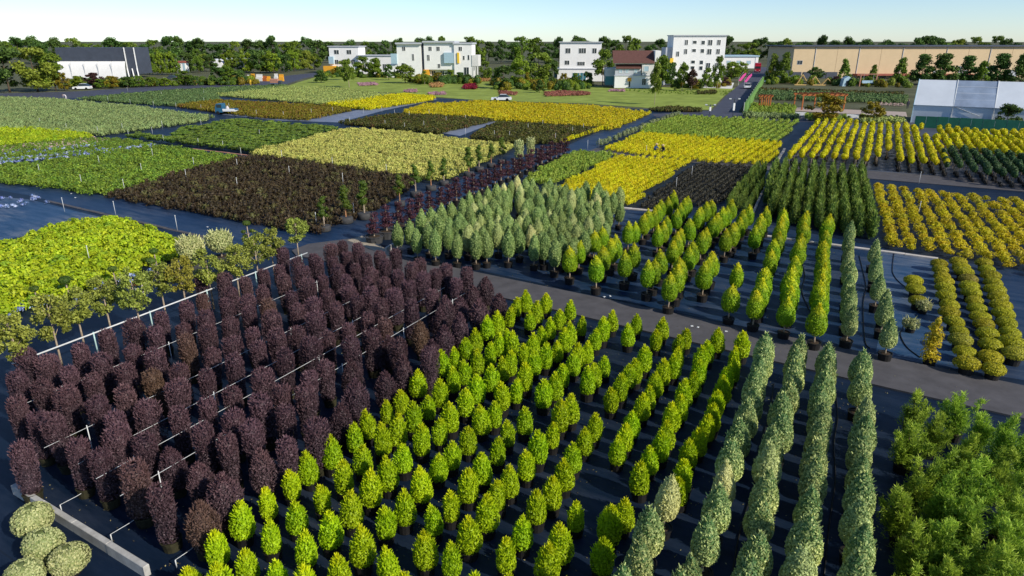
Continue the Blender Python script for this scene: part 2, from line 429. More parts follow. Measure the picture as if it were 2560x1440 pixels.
K['fl_blue'] = M_leaf('blue_flower', (0.16, 0.25, 0.58), (0.52, 0.60, 0.82), None, 0.8, 1, 0.2, 0.25, (0.75, 0.78, 0.85), 0.25)
K['fl_pink'] = M_leaf('pink_white_flower', (0.45, 0.32, 0.26), (0.82, 0.66, 0.60), None, 0.8, 1, 0.2, 0.2)
K['fl_magenta'] = M_leaf('magenta_flower', (0.34, 0.16, 0.20), (0.66, 0.42, 0.46), None, 0.8, 1, 0.2, 0.2)
K['fl_red'] = M_leaf('red_leaf', (0.20, 0.07, 0.045), (0.50, 0.20, 0.14), None, 0.8, 1, 0.2, 0.2)
K['fl_crimson'] = M_leaf('crimson_leaf', (0.16, 0.01, 0.02), (0.42, 0.02, 0.05), None, 0.8, 1, 0.2, 0.2)
K['fl_orange'] = M_leaf('orange_leaf', (0.32, 0.18, 0.06), (0.62, 0.34, 0.14), None, 0.8, 1, 0.2, 0.2)
K['tree_mid'] = M_leaf('broadleaf_mid', (0.065, 0.12, 0.012), (0.25, 0.36, 0.035), None, 0.8, 1, 0.25, 0.25, (0.20, 0.24, 0.03), 0.3)
K['tree_dark'] = M_leaf('broadleaf_dark', (0.03, 0.07, 0.014), (0.12, 0.21, 0.035), None, 0.8, 1, 0.18, 0.2)
K['tree_bright'] = M_leaf('broadleaf_bright', (0.11, 0.17, 0.012), (0.33, 0.42, 0.03), None, 0.8, 1, 0.3, 0.2)
K['tree_gold'] = M_leaf('broadleaf_golden', (0.15, 0.125, 0.010), (0.36, 0.29, 0.02), None, 0.8, 1, 0.25, 0.1)
K['tree_purple'] = M_leaf('broadleaf_purple', (0.035, 0.014, 0.014), (0.12, 0.06, 0.045), None, 0.8, 1, 0.2, 0.15)
K['core'] = M_plain('inner_twigs', (0.03, 0.03, 0.015), 0.95, 0.05, 0.3, 8)
# ------------------------------------------------------------------ plant prototypes (leaf faces spread through a crown's volume)
def leaf_quads(P, N, ln, wd, rg, up=0.0, spread=0.7):
    """one diamond-shaped leaf per point; leaves face roughly outwards, point mostly up/out"""
    n = len(P)
    nrm = N + spread * rg.normal(size=(n, 3))
    nrm /= np.linalg.norm(nrm, axis=1, keepdims=True) + 1e-9
    d = rg.normal(size=(n, 3)) + np.array([0, 0, up])
    d -= nrm * np.sum(d * nrm, axis=1, keepdims=True)
    d /= np.linalg.norm(d, axis=1, keepdims=True) + 1e-9
    s = np.cross(nrm, d)
    l = (ln * rg.uniform(0.7, 1.3, n))[:, None]
    w = (wd * rg.uniform(0.7, 1.3, n))[:, None]
    Vv = np.stack([P - d * l * 0.5, P + s * w * 0.5, P + d * l * 0.5, P - s * w * 0.5], 1).reshape(-1, 3)
    Fv = np.arange(4 * n).reshape(n, 4)
    return Vv, Fv
def bump_fn(rg, k=10, amp=0.12):
    ds = rg.normal(size=(k, 3)); ds /= np.linalg.norm(ds, axis=1, keepdims=True)
    am = rg.uniform(-amp, amp, k); sh = rg.uniform(2.5, 7, k)
    def f(D):
        c = D @ ds.T
        return 1 + np.sum(am * np.exp(sh * (c - 1)), axis=1)
    return f
def lathe_core(prof, n, z0, h, tint=0.15):
    vv, ff = [], []
    for i, (t, r) in enumerate(prof):
        for j in range(n):
            a = 2 * math.pi * j / n
            vv.append((r * math.cos(a), r * math.sin(a), z0 + t * h))
    m = len(prof)
    for i in range(m - 1):
        for j in range(n):
            ff.append((i * n + j, i * n + (j + 1) % n, (i + 1) * n + (j + 1) % n, (i + 1) * n + j))
    return np.array(vv), np.array(ff)
def join_attr(parts):
    """parts: list of (V, F(quads), tint per vertex)"""
    Vs, Fs, Ts, o = [], [], [], 0
    for v, f, t in parts:
        Vs.append(v); Fs.append(f + o); Ts.append(t); o += len(v)
    return np.concatenate(Vs), np.concatenate(Fs), np.concatenate(Ts)
def finish(name, parts, mat, z0, h):
    Vv, Fv, T = join_attr(parts)
    hg = np.clip((Vv[:, 2] - z0) / max(h, 1e-3), 0, 1.2)
    return mesh_np(name, Vv, Fv, mat, {'tint': T, 'hgt': hg, 'rnd': np.zeros(len(Vv))})
def rep(t, k=4):
    return np.repeat(t, k)

def crown_profile(name, mat, rf, z0, h, n, ln, wd, seed, shell=0.3, up=0.8, spread=0.6, core=0.72, shoots=0, lowtint=0.0, bump=0.12, squash=0.08, cn=(9, 10)):
    """crown from a radius profile rf(t): t=0 bottom, 1 top"""
    rg = np.random.default_rng(seed)
    ts = np.linspace(0, 1, 200)
    rs = np.array([rf(t) for t in ts])
    cdf = np.cumsum((rs + 0.01) * np.sqrt(h * h + np.gradient(rs, ts).clip(-6, 6) ** 2)); cdf /= cdf[-1]
    t = np.interp(rg.uniform(0, 1, n), cdf, ts)
    r0 = np.interp(t, ts, rs)
    a = rg.uniform(0, 2 * math.pi, n)
    D = np.stack([np.cos(a) * 0.8, np.sin(a) * 0.8, (t - 0.5) * 1.4], 1)
    D /= np.linalg.norm(D, axis=1, keepdims=True)
    bf = bump_fn(rg, 14, bump)
    r = r0 * bf(D) * (1 - shell * rg.uniform(0, 1, n) ** 2)
    ex, ey = rg.uniform(1 - squash, 1 + squash, 2)
    P = np.stack([r * np.cos(a) * ex, r * np.sin(a) * ey, z0 + t * h], 1)
    slope = np.gradient(rs, ts) / h
    sl = np.interp(t, ts, slope)
    N = np.stack([np.cos(a), np.sin(a), np.clip(-sl, -2, 3)], 1)
    N /= np.linalg.norm(N, axis=1, keepdims=True)
    Vl, Fl = leaf_quads(P, N, ln, wd, rg, up, spread)
    tint = np.clip(rg.beta(1.6, 1.6, n) + lowtint * (0.5 - t), 0, 1)  # lowtint pales the lower leaves: creamy new growth plus painted light
    parts = [(Vl, Fl, rep(tint))]
    if shoots:
        ts2 = rg.uniform(0.45, 1.0, shoots)
        a2 = rg.uniform(0, 2 * math.pi, shoots)
        r2 = np.interp(ts2, ts, rs) * bf(np.stack([np.cos(a2), np.sin(a2), ts2 - 0.5], 1)) * 0.97
        P2 = np.stack([r2 * np.cos(a2), r2 * np.sin(a2), z0 + ts2 * h], 1)
        o = np.stack([np.cos(a2) * 0.5, np.sin(a2) * 0.5, np.ones(shoots)], 1)
        o += rg.normal(size=o.shape) * 0.25
        o /= np.linalg.norm(o, axis=1, keepdims=True)
        s = np.cross(o, rg.normal(size=o.shape)); s /= np.linalg.norm(s, axis=1, keepdims=True)
        L_ = rg.uniform(0.8, 1.9, shoots)[:, None] * ln
        W_ = wd * 0.5
        Vs = np.stack([P2 - s * W_, P2 + s * W_, P2 + o * L_ + s * W_ * 0.3, P2 + o * L_ - s * W_ * 0.3], 1).reshape(-1, 3)
        parts.append((Vs, np.arange(4 * shoots).reshape(-1, 4), rep(rg.uniform(0.4, 1, shoots))))
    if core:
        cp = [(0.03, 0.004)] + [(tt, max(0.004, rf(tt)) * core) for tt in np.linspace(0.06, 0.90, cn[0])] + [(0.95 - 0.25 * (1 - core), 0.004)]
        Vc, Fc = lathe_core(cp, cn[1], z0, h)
        parts.append((Vc, Fc, np.full(len(Vc), 0.12)))  # core in dark leaf tint: twigs and inner shade put into the colour
    return finish(name, parts, mat, z0, h)

def clump_crown(name, mat, blobs, nper, ln, wd, seed, shell=0.5, up=0.3, spread=0.8, core=0.55):
    """crown made of clumps: blobs = [(x,y,z,rx,ry,rz)]; leaves in each clump's outer layer, gaps between clumps"""
    rg = np.random.default_rng(seed)
    parts = []
    zmin = min(b[2] - b[5] for b in blobs); zmax = max(b[2] + b[5] for b in blobs)
    for (x, y, z, rx, ry, rz) in blobs:
        n = max(6, int(nper * (rx * ry + rx * rz + ry * rz) / 3))
        D = rg.normal(size=(n, 3)); D /= np.linalg.norm(D, axis=1, keepdims=True)
        rr = (1 - shell * rg.uniform(0, 1, n) ** 1.5) * bump_fn(rg, 8, 0.2)(D)
        S = np.array([rx, ry, rz])
        P = D * rr[:, None] * S + np.array([x, y, z])
        Vl, Fl = leaf_quads(P, D, ln, wd, rg, up, spread)
        parts.append((Vl, Fl, rep(np.clip(rg.beta(1.5, 1.5, n) + rg.uniform(-0.15, 0.15), 0, 1))))
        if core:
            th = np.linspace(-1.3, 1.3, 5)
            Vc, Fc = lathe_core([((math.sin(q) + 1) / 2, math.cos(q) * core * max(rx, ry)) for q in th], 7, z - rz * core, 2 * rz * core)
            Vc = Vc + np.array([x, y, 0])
            parts.append((Vc, Fc, np.full(len(Vc), 0.1)))  # clump core darkened too, standing in for twigs and inner shade
    return finish(name, parts, mat, zmin, zmax - zmin)

def egg(rmax, tw, p=1.0, top=0.06):
    def f(t):
        if t < tw:
            return rmax * math.sqrt(max(0.0, 1 - ((tw - t) / (tw + 0.06)) ** 2.2))
        return rmax * max(top * (1 - t), (1 - ((t - tw) / (1 - tw)) ** p))
    return f
def dome(r):
    return lambda t: r * math.sqrt(max(0.0, 1 - (abs(t - 0.38) / 0.63) ** 2.4))
def column(r):
    def f(t):
        if t < 0.12: return r * (0.62 + 0.38 * math.sin(t / 0.12 * math.pi / 2))
        if t < 0.8: return r * (1.0 - 0.05 * (t - 0.12))
        return r * 0.966 * math.sqrt(max(0.0, 1 - ((t - 0.8) / 0.205) ** 2.2))
    return f

NV = 6
PT = {}
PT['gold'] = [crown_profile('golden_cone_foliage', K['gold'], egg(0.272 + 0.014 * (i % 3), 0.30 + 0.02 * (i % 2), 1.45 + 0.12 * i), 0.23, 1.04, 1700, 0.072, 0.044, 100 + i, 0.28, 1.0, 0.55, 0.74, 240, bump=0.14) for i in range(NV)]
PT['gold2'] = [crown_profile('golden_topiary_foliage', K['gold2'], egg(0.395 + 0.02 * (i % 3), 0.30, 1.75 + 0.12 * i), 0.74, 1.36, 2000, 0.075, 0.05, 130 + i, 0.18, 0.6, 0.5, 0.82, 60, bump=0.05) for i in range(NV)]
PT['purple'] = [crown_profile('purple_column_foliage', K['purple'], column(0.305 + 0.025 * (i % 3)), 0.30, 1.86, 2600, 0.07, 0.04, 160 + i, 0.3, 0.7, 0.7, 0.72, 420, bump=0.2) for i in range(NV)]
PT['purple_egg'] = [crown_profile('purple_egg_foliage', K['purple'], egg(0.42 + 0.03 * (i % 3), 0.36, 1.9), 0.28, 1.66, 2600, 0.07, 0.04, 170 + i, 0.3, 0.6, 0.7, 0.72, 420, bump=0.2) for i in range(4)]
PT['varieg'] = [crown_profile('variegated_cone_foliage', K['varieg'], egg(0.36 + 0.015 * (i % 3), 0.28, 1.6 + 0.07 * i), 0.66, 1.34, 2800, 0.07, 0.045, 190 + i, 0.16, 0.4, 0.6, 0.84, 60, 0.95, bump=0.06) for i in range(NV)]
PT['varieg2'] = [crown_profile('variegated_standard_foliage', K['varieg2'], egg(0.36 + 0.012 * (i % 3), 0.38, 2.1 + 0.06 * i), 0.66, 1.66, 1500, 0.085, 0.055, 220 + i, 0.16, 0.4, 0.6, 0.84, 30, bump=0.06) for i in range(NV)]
def saucer_mesh(i):
    rg = np.random.default_rng(250 + i)
    f = lambda t: 0.49 * math.sqrt(max(0.0, 1 - (abs(t - 0.34) / 0.67) ** 2.0))
    return crown_profile('saucer_foliage', K['saucer'], f, 0.36, 0.42, 1300, 0.06, 0.045, 250 + i, 0.12, 0.3, 0.5, 0.86, 0, bump=0.04, squash=0.1)
PT['saucer'] = [saucer_mesh(i) for i in range(4)]

def feather_mesh(i):
    """loose conifer: many plumes of fine upswept sprays"""
    rg = np.random.default_rng(280 + i)
    Ps, Ds, Ts = [], [], []
    for j in range(9):                                   # upright leaders, each carrying loose sprays
        a0 = rg.uniform(0, 2 * math.pi); lean = rg.uniform(0.05, 0.55) if j else 0.0
        hl = rg.uniform(1.1, 1.95) * (1 - 0.35 * lean)
        ax = np.array([math.cos(a0) * lean, math.sin(a0) * lean, 1.0])
        for k in range(34):
            t = rg.uniform(0.12, 1.0)
            base = ax * hl * t
            a = rg.uniform(0, 2 * math.pi); el = rg.uniform(0.0, 0.9) + 0.4 * t
            L_ = (0.40 * (1 - t) + 0.10) * rg.uniform(0.6, 1.3)
            d = np.array([math.cos(a) * math.cos(el), math.sin(a) * math.cos(el), math.sin(el)])
            m = 17
            s = rg.uniform(0.1, 1.0, m)
            Ps.append(base + d * (s * L_)[:, None] + rg.normal(size=(m, 3)) * 0.035)
            Ds.append(np.tile(d * 0.8 + np.array([0, 0, 0.35]), (m, 1)) + rg.normal(size=(m, 3)) * 0.55)
            Ts.append(np.clip(0.1 + 0.6 * s + 0.25 * t + rg.normal(size=m) * 0.2 + rg.uniform(-0.2, 0.2), 0, 1))
    P = np.concatenate(Ps); D = np.concatenate(Ds); T = np.concatenate(Ts)
    n = len(P)
    D /= np.linalg.norm(D, axis=1, keepdims=True)
    s = np.cross(D, rg.normal(size=(n, 3))); s /= np.linalg.norm(s, axis=1, keepdims=True)
    l = rg.uniform(0.06, 0.15, n)[:, None]
    Vv = np.stack([P - s * 0.009, P + s * 0.009, P + D * l * 0.6 + s * 0.014, P + D * l], 1).reshape(-1, 3)
    return finish('feathery_foliage', [(Vv, np.arange(4 * n).reshape(-1, 4), rep(T))], K['feather'], 0.1, 1.9)
PT['feather'] = [feather_mesh(i) for i in range(4)]

# small shrubs for the beds: a light version (joined masses) and the same for single plants
def shrub(i, mat, r, h, n, ln, wd, z0=0.1, prof=None, shoots=0, core=0.55, up=0.4, cn=(2, 5)):
    n, ln, wd = int(n * 1.18), ln * 0.88, wd * 0.88
    return crown_profile('shrub_foliage', mat, prof or dome(r), z0, h, n, ln, wd, 400 + i, 0.35, up, 0.75, core, shoots, bump=0.28, cn=cn)

SOILS, KEEP = {}, []
def pot_mesh(r, h, mat, soil=True, n=14):
    mb = MB()
    mb.mat(0).lathe([(r * 0.86, 0.0), (r * 0.98, h * 0.93), (r * 1.05, h * 0.93), (r * 1.05, h), (r * 0.93, h), (r * 0.93, h - 0.03)], n)
    me = mb.mesh('pot', mat)
    if soil: SOILS[id(me)] = MB().lathe([(0.01, h - 0.05), (r * 0.915, h - 0.045), (r * 0.5, h - 0.02), (0.02, h - 0.015)], n).mesh('soil', K['soil'], True)
    KEEP.append(me)
    return me
POT_S = pot_mesh(0.25, 0.30, K['pot'])
POT_P = pot_mesh(0.27, 0.34, K['potolive'])
POT_M = pot_mesh(0.26, 0.34, K['pot'])
POT_T = pot_mesh(0.29, 0.38, K['pot'])
POT_TUB = pot_mesh(0.55, 0.42, K['bag'])
def trunk_mesh(z0, z1, r0, r1, mat, seed=0, wob=0.015):
    rg = random.Random(seed)
    pts = [(rg.uniform(-wob, wob), rg.uniform(-wob, wob), z0 + (z1 - z0) * k / 4) for k in range(5)]
    return MB().tube(pts, [r0 + (r1 - r0) * k / 4 for k in range(5)], 7).mesh('trunk', mat, True)
TR_V = [trunk_mesh(0.27, 1.0, 0.035, 0.03, K['bark'], i) for i in range(3)]
TR_G = [trunk_mesh(0.32, 1.0, 0.04, 0.032, K['bark'], 5 + i) for i in range(3)]

def put_plant(kind, name, foliage, loc, label, cat, group, pot=None, trunk=None, sc=1.0, zs=1.0, lean=0.0, rnd=None):
    rz = random.uniform(0, 2 * math.pi)
    r = thing(name, label, cat, loc, rz, group, (sc, sc, sc * zs))
    if lean:
        r.rotation_euler = (random.gauss(0, lean), random.gauss(0, lean), rz)
    obj('foliage', foliage, r)
    if trunk is not None: obj('trunk', trunk, r)
    if pot is not None:
        q = obj('pot', pot, r)
        if id(pot) in SOILS: obj('soil', SOILS[id(pot)], q)
    return r

def dedup(pts, dmin=13):
    out = []
    for p in pts:
        if all((p[0] - q[0]) ** 2 + (p[1] - q[1]) ** 2 > dmin * dmin for q in out):
            out.append(p)
    return out
def zoomed(ox, oy, f, pts):
    return [(ox + x / f, oy + y / f) for x, y in pts]
def rows_of(pts, axis, gap):
    """sort world points into rows along an axis: returns {index: (row, place in row)}"""
    w = np.array([[p[0], p[1]] for p in pts])
    across = w @ np.array([-axis[1], axis[0]])       # grows to the left of the row direction
    along = w @ axis
    bins = np.floor(-across / gap).astype(int)       # leftmost row first
    rows = [list(np.where(bins == k)[0]) for k in np.unique(bins)]
    res = {}
    for ri, rr in enumerate(rows):
        for k, i in enumerate(sorted(rr, key=lambda q: along[q])):
            res[i] = (ri, k)
    return res
def in_poly(pts, poly):
    x, y = pts[:, 0], pts[:, 1]
    ins = np.zeros(len(pts), bool)
    n = len(poly)
    for i in range(n):
        x0, y0 = poly[i]; x1, y1 = poly[(i + 1) % n]
        c = ((y0 > y) != (y1 > y)) & (x < (x1 - x0) * (y - y0) / (y1 - y0 + 1e-12) + x0)
        ins ^= c
    return ins
def grid_in(polypx, z, su, sv, jit=0.12, ua=None, va=None, skip=0.0, holes=()):
    """points on the nursery's planting grid inside a picture polygon at height z"""
    poly = [G2(x, y, z) for x, y in polypx]
    a = U if ua is None else np.array([math.cos(ua), math.sin(ua)])
    b = V if va is None else np.array([math.cos(va), math.sin(va)])
    Minv = np.linalg.inv(np.stack([a, b], 1))
    q = np.array([Minv @ np.array(p) for p in poly])
    iu = np.arange(math.floor(q[:, 0].min() / su), math.ceil(q[:, 0].max() / su) + 1)
    iv = np.arange(math.floor(q[:, 1].min() / sv), math.ceil(q[:, 1].max() / sv) + 1)
    gu, gv = np.meshgrid(iu * su, iv * sv)
    g = np.stack([gu.ravel(), gv.ravel()], 1)
    g = g + rng.normal(size=g.shape) * np.array([su, sv]) * jit
    w = g[:, :1] * a + g[:, 1:] * b
    k = in_poly(w, poly)
    for hp in holes:
        k &= ~in_poly(w, [G2(x, y, z) for x, y in hp])
    if skip:
        k &= rng.uniform(size=len(w)) > skip
    return w[k]
def mass(name, label, cat, protos, pts, s0=0.85, s1=1.15, group=None):
    """many plants of one kind that read as one mass: one mesh"""
    info = []
    for me in protos:
        nv = len(me.vertices); v = np.empty(nv * 3, np.float32); me.vertices.foreach_get('co', v)
        nf = len(me.polygons); f = np.empty(nf * 4, np.int32); me.loops.foreach_get('vertex_index', f)
        t = np.empty(nv, np.float32); me.attributes['tint'].data.foreach_get('value', t)
        h = np.empty(nv, np.float32); me.attributes['hgt'].data.foreach_get('value', h)
        info.append((v.reshape(-1, 3), f.reshape(-1, 4), t, h))
    which = rng.integers(0, len(protos), len(pts))
    Vs, Fs, Ts, Hs, Rs, o = [], [], [], [], [], 0
    for k in range(len(protos)):
        p = pts[which == k]
        if not len(p): continue
        v, f, t, h = info[k]
        n = len(p)
        a = rng.uniform(0, 2 * math.pi, n); s = rng.uniform(s0, s1, n) * (1 + 0.13 * np.sin(p[:, 0] * 0.43 + p[:, 1] * 0.17 + k) * np.sin(p[:, 1] * 0.31 - p[:, 0] * 0.11))
        ca, sa = np.cos(a)[:, None], np.sin(a)[:, None]
        X = (v[None, :, 0] * ca - v[None, :, 1] * sa) * s[:, None] + p[:, :1]
        Y = (v[None, :, 0] * sa + v[None, :, 1] * ca) * s[:, None] + p[:, 1:2]
        Z = v[None, :, 2] * s[:, None] * rng.uniform(0.9, 1.1, n)[:, None]
        Vs.append(np.stack([X, Y, Z], 2).reshape(-1, 3))
        Fs.append((f[None] + (np.arange(n) * len(v))[:, None, None]).reshape(-1, 4) + o)
        Ts.append(np.tile(t, n)); Hs.append(np.tile(h, n)); Rs.append(np.repeat(rng.uniform(0, 1, n), len(v)))
        o += n * len(v)
    me = mesh_np(name, np.concatenate(Vs), np.concatenate(Fs), protos[0].materials[0],
                 {'tint': np.concatenate(Ts), 'hgt': np.concatenate(Hs), 'rnd': np.concatenate(Rs)})
    return tag(obj(name, me), label, cat, group, 'stuff')
def plural(w):
    a, sep, c = w.partition(' with ')
    return a + 's' + sep + c
def bed(name, what, cat, where, protos, pts, n_single=150, s0=0.85, s1=1.15, mass_name=None, rows=None):
    """a bed of one shrub: the nearest plants singly, the rest as one mass"""
    d = np.hypot(pts[:, 0], pts[:, 1])
    o = np.argsort(d)
    near, far = pts[o[:n_single]], pts[o[n_single:]]
    grp = plural(what) + ' ' + where
    rw = rows_of(near, V, rows) if rows and len(near) else None
    for i, (x, y) in enumerate(near):
        s = random.uniform(s0, s1)
        lab = '%s %s, %s from the front, line %s' % (what, where, nth(rw[i][1]), rw[i][0] + 1) if rows else what + ' near the front edge ' + where
        tag(obj(name, random.choice(protos), None, (x, y, 0), random.uniform(0, 6.28), (s, s, s * random.uniform(0.9, 1.1))), lab, cat, grp)
    if len(far):
        mass(mass_name or name + '_bed', 'massed ' + plural(what) + ' ' + where, cat + 's', protos, far, s0, s1)
def sheet(name, polypx, z, mat, world=None):
    p = [(a, b, z) for a, b in (world or [G2(x, y, 0) for x, y in polypx])]
    area = sum(p[i][0] * p[(i + 1) % len(p)][1] - p[(i + 1) % len(p)][0] * p[i][1] for i in range(len(p)))
    if area < 0: p = p[::-1]
    me = bpy.data.meshes.new(name)
    me.from_pydata(p, [], [tuple(range(len(p)))])
    me.materials.append(mat)
    return struct(obj(name, me))
# ------------------------------------------------------------------ the ground
def slab(name, polypx, z0, z1, mat, world=None):
    p = world or [G2(x, y, 0) for x, y in polypx]
    area = sum(p[i][0] * p[(i + 1) % len(p)][1] - p[(i + 1) % len(p)][0] * p[i][1] for i in range(len(p)))
    if area < 0: p = p[::-1]
    n = len(p)
    vv = [(a, b, z0) for a, b in p] + [(a, b, z1) for a, b in p]
    ff = [tuple(range(n, 2 * n))] + [(i, (i + 1) % n, n + (i + 1) % n, n + i) for i in range(n)]
    me = bpy.data.meshes.new(name)
    me.from_pydata(vv, [], ff)
    me.materials.append(mat)
    return struct(obj(name, me))
sheet('ground', None, -0.03, K['earth'], world=[(-3500, -60), (3500, -60), (3500, 6000), (-3500, 6000)])
sheet('ground_fabric', None, 0.0, K['fabric'], world=[(-60, -8), (60, -8)] + [G2(*p) for p in
      ((3300, 900), (2900, 345), (2290, 306), (1780, 277), (1620, 273), (1090, 245), (850, 226), (640, 217), (420, 224), (190, 245), (-500, 250), (-900, 700))])
sheet('fabric_aisle', [(-200, 395), (80, 458), (270, 492), (740, 578), (990, 500), (1400, 372), (1600, 283), (1650, 283), (1495, 368), (1440, 395), (1290, 455), (905, 590), (760, 622), (560, 612), (80, 490), (-200, 440)], 0.004, K['fabric_bright'])
sheet('fabric_sheet', [(-200, 470), (80, 500), (260, 545), (150, 560), (60, 590), (-200, 640)], 0.004, K['fabric_dusty'])
sheet('fabric_sheet', [(1550, 522), (1910, 560), (2330, 645), (2700, 700), (2700, 975), (2150, 880), (1640, 770), (1180, 672), (1010, 640), (1300, 560)], 0.004, K['fabric_bright'])
sheet('fabric_sheet', [(2170, 625), (2335, 648), (2420, 920), (2190, 880), (2215, 740)], 0.008, K['fabric_dusty'])
sheet('fabric_sheet', [(1950, 420), (2040, 302), (2300, 315), (2700, 345), (2700, 490), (2180, 440)], 0.004, K['fabric_grey'])
sheet('gravel_path', [(555, 286), (690, 301), (850, 306), (960, 276), (1092, 249), (1085, 244), (950, 264), (850, 284), (700, 291), (590, 279)], 0.004, K['fabric_pale'])
sheet('gravel_path', [(1078, 328), (1150, 340), (1245, 303), (1215, 299)], 0.004, K['fabric_pale'])
slab('nursery_road', [(730, 628), (770, 612), (880, 598), (960, 634), (1010, 645), (1380, 722), (2487, 952), (2760, 1010), (2760, 1095), (2230, 975), (1250, 745), (1000, 690), (740, 640)], 0.0, 0.07, K['asphalt'])
slab('nursery_road', [(1490, 371), (1720, 394), (1940, 411), (2490, 452), (2700, 470), (2700, 492), (2490, 474), (1920, 426), (1720, 406), (1470, 379)], 0.0, 0.05, K['asphalt'])
sheet('far_road', [(-300, 250), (80, 246), (180, 246), (420, 223), (640, 215), (700, 216), (760, 196), (815, 186), (795, 181), (720, 189), (640, 205), (400, 215), (200, 228), (80, 232), (-300, 240)], 0.008, K['asphalt_blue'])
sheet('far_road', [(1630, 285), (1780, 277), (1815, 240), (1866, 196), (1884, 178), (1892, 168), (1928, 168), (1912, 190), (1900, 202), (1880, 227), (1852, 272), (1845, 283), (1990, 291), (2290, 303), (2290, 314), (1640, 292)], 0.008, K['asphalt_blue'])
sheet('lawn', [(700, 221), (745, 206), (800, 190), (960, 186), (1210, 196), (1400, 214), (1640, 218), (1838, 221), (1817, 234), (1775, 275), (1700, 273), (1640, 271), (1450, 258), (1200, 251), (1095, 243), (1000, 233), (850, 224)], 0.012, K['lawn'])
sheet('far_grass', None, -0.01, K['earth'], world=[G2(*p) for p in ((-300, 239), (700, 222), (1640, 215), (1900, 185), (2600, 240), (2700, 190), (1900, 150), (-400, 160))])
sheet('paved_court', [(1985, 268), (2265, 280), (2268, 292), (1960, 276)], 0.008, K['paving'])
sheet('paved_yard', [(1690, 200), (1835, 207), (1830, 222), (1680, 217)], 0.016, K['offwhite'])
sheet('sand_heap', [(868, 603), (905, 592), (950, 615), (975, 632), (1000, 648), (965, 640)], 0.078, K['rubble'])
# concrete kerbs and low walls
def wall_px(name, a, b, w, h, mat, label, cat, seg=None):
    p, q = Vector(G(*a)), Vector(G(*b))
    d = q - p
    L_ = d.length
    r = thing(name, label, cat, p, math.atan2(d.y, d.x))
    n = seg or max(1, int(L_ / 1.6))
    for i in range(n):
        dx = random.uniform(-0.01, 0.01)
        MB().box(i * L_ / n + 0.008, (i + 1) * L_ / n - 0.008, -w / 2 + dx, w / 2 + dx, 0, h + random.uniform(-0.015, 0.015), 0.015).build('block', mat, r)
    return r
wall_px('low_wall', (40, 1232), (372, 1440), 0.16, 0.34, K['concrete'], 'grey concrete block edging wall in the near left corner', 'wall')
wall_px('kerb', (965, 634), (1032, 594), 0.14, 0.42, K['concrete'], 'short grey concrete wall beside the first maroon tree tubs', 'wall', 3)
wall_px('kerb', (1890, 588), (2345, 648), 0.3, 0.1, K['concrete_pale'], 'pale concrete kerb along the front of the dark conifer block', 'kerb')
wall_px('kerb', (1553, 521), (1632, 528), 0.3, 0.1, K['concrete_pale'], 'short pale kerb behind the golden topiary cones', 'kerb', 3)
wall_px('kerb', (1880, 540), (1925, 437), 0.18, 0.16, K['concrete_pale'], 'pale concrete edge of the drain beside the dark conifers', 'kerb')
wall_px('kerb', (1930, 424), (1962, 372), 0.3, 0.08, K['concrete_pale'], 'pale edge strip at the left of the ball trees', 'kerb')
wall_px('kerb', (120, 503), (560, 605), 0.32, 0.05, K['asphalt'], 'flat grey edging strip between the blue aisle and the lime bed', 'kerb')
wall_px('kerb', (80, 331), (330, 354), 0.3, 0.06, K['brick'], 'reddish edging strip in front of the sage bed', 'kerb')
wall_px('kerb', (480, 372), (700, 398), 0.3, 0.06, K['brick'], 'reddish edging strip in front of the flat-topped shrubs', 'kerb')
wall_px('kerb', (1880, 292), (2005, 297), 0.3, 0.25, K['concrete_pale'], 'left pale planter edge below the pergola garden', 'kerb')
wall_px('kerb', (2015, 300), (2130, 303), 0.3, 0.25, K['concrete_pale'], 'middle pale planter edge below the pergola garden', 'kerb')
wall_px('kerb', (2150, 304), (2262, 307), 0.3, 0.25, K['concrete_pale'], 'right pale planter edge beside the white tent', 'kerb')

# ------------------------------------------------------------------ golden cone shrubs in the foreground
Z = zoomed
gold_apex = Z(680, 740, 4.235, [(2510, 100), (2375, 195), (2275, 240), (2160, 365), (2045, 435), (1925, 525), (1800, 600), (1665, 715), (1525, 820), (1365, 975), (1205, 1075), (1015, 1215), (870, 1340),
    (2510, 330), (2400, 390), (2305, 490), (2170, 575), (2040, 695), (1900, 770), (1760, 915), (1650, 1040), (1470, 1165), (1310, 1295), (1150, 1390),
    (2520, 590), (2440, 650), (2320, 760), (2165, 870), (2045, 1010), (1890, 1150), (1775, 1270), (1575, 1380), (2440, 935), (2350, 1115), (2220, 1185), (2075, 1370), (2490, 1315)])
gold_apex += [(1291, 740), (1316, 731), (1366, 736)]
gold_apex += Z(1280, 740, 4.235, [(610, 40), (1065, 150), (1330, 175), (1595, 245), (1855, 335), (2175, 375), (2455, 415), (265, 75), (505, 150), (735, 190), (965, 255), (1240, 305), (1535, 345), (1790, 395), (2090, 480),
    (180, 150), (400, 225), (625, 290), (885, 340), (790, 460), (1755, 525), (2020, 560), (2390, 545), (300, 305), (550, 375), (705, 530), (990, 615), (1410, 555), (1715, 630), (1990, 685), (2355, 665),
    (220, 415), (475, 460), (650, 595), (880, 710), (1320, 660), (1615, 700), (1930, 795), (2285, 755), (125, 490), (360, 530), (540, 720), (805, 795), (1240, 720), (1520, 810), (1820, 915), (2235, 875),
    (230, 590), (10, 580), (450, 835), (1160, 850), (1470, 940), (1790, 1040), (2170, 1000), (145, 745), (335, 930), (625, 1070), (1060, 965), (1385, 1045), (1690, 1155), (2140, 1155),
    (45, 865), (510, 1150), (870, 1240), (1280, 1210), (1640, 1330), (2080, 1245), (130, 1185), (430, 1305), (770, 1380), (1215, 1345), (1990, 1390), (0, 400)])
gold_apex += Z(80, 1070, 4.235, [(2480, 610), (2190, 815), (1930, 1070), (2500, 980), (2255, 1255)])
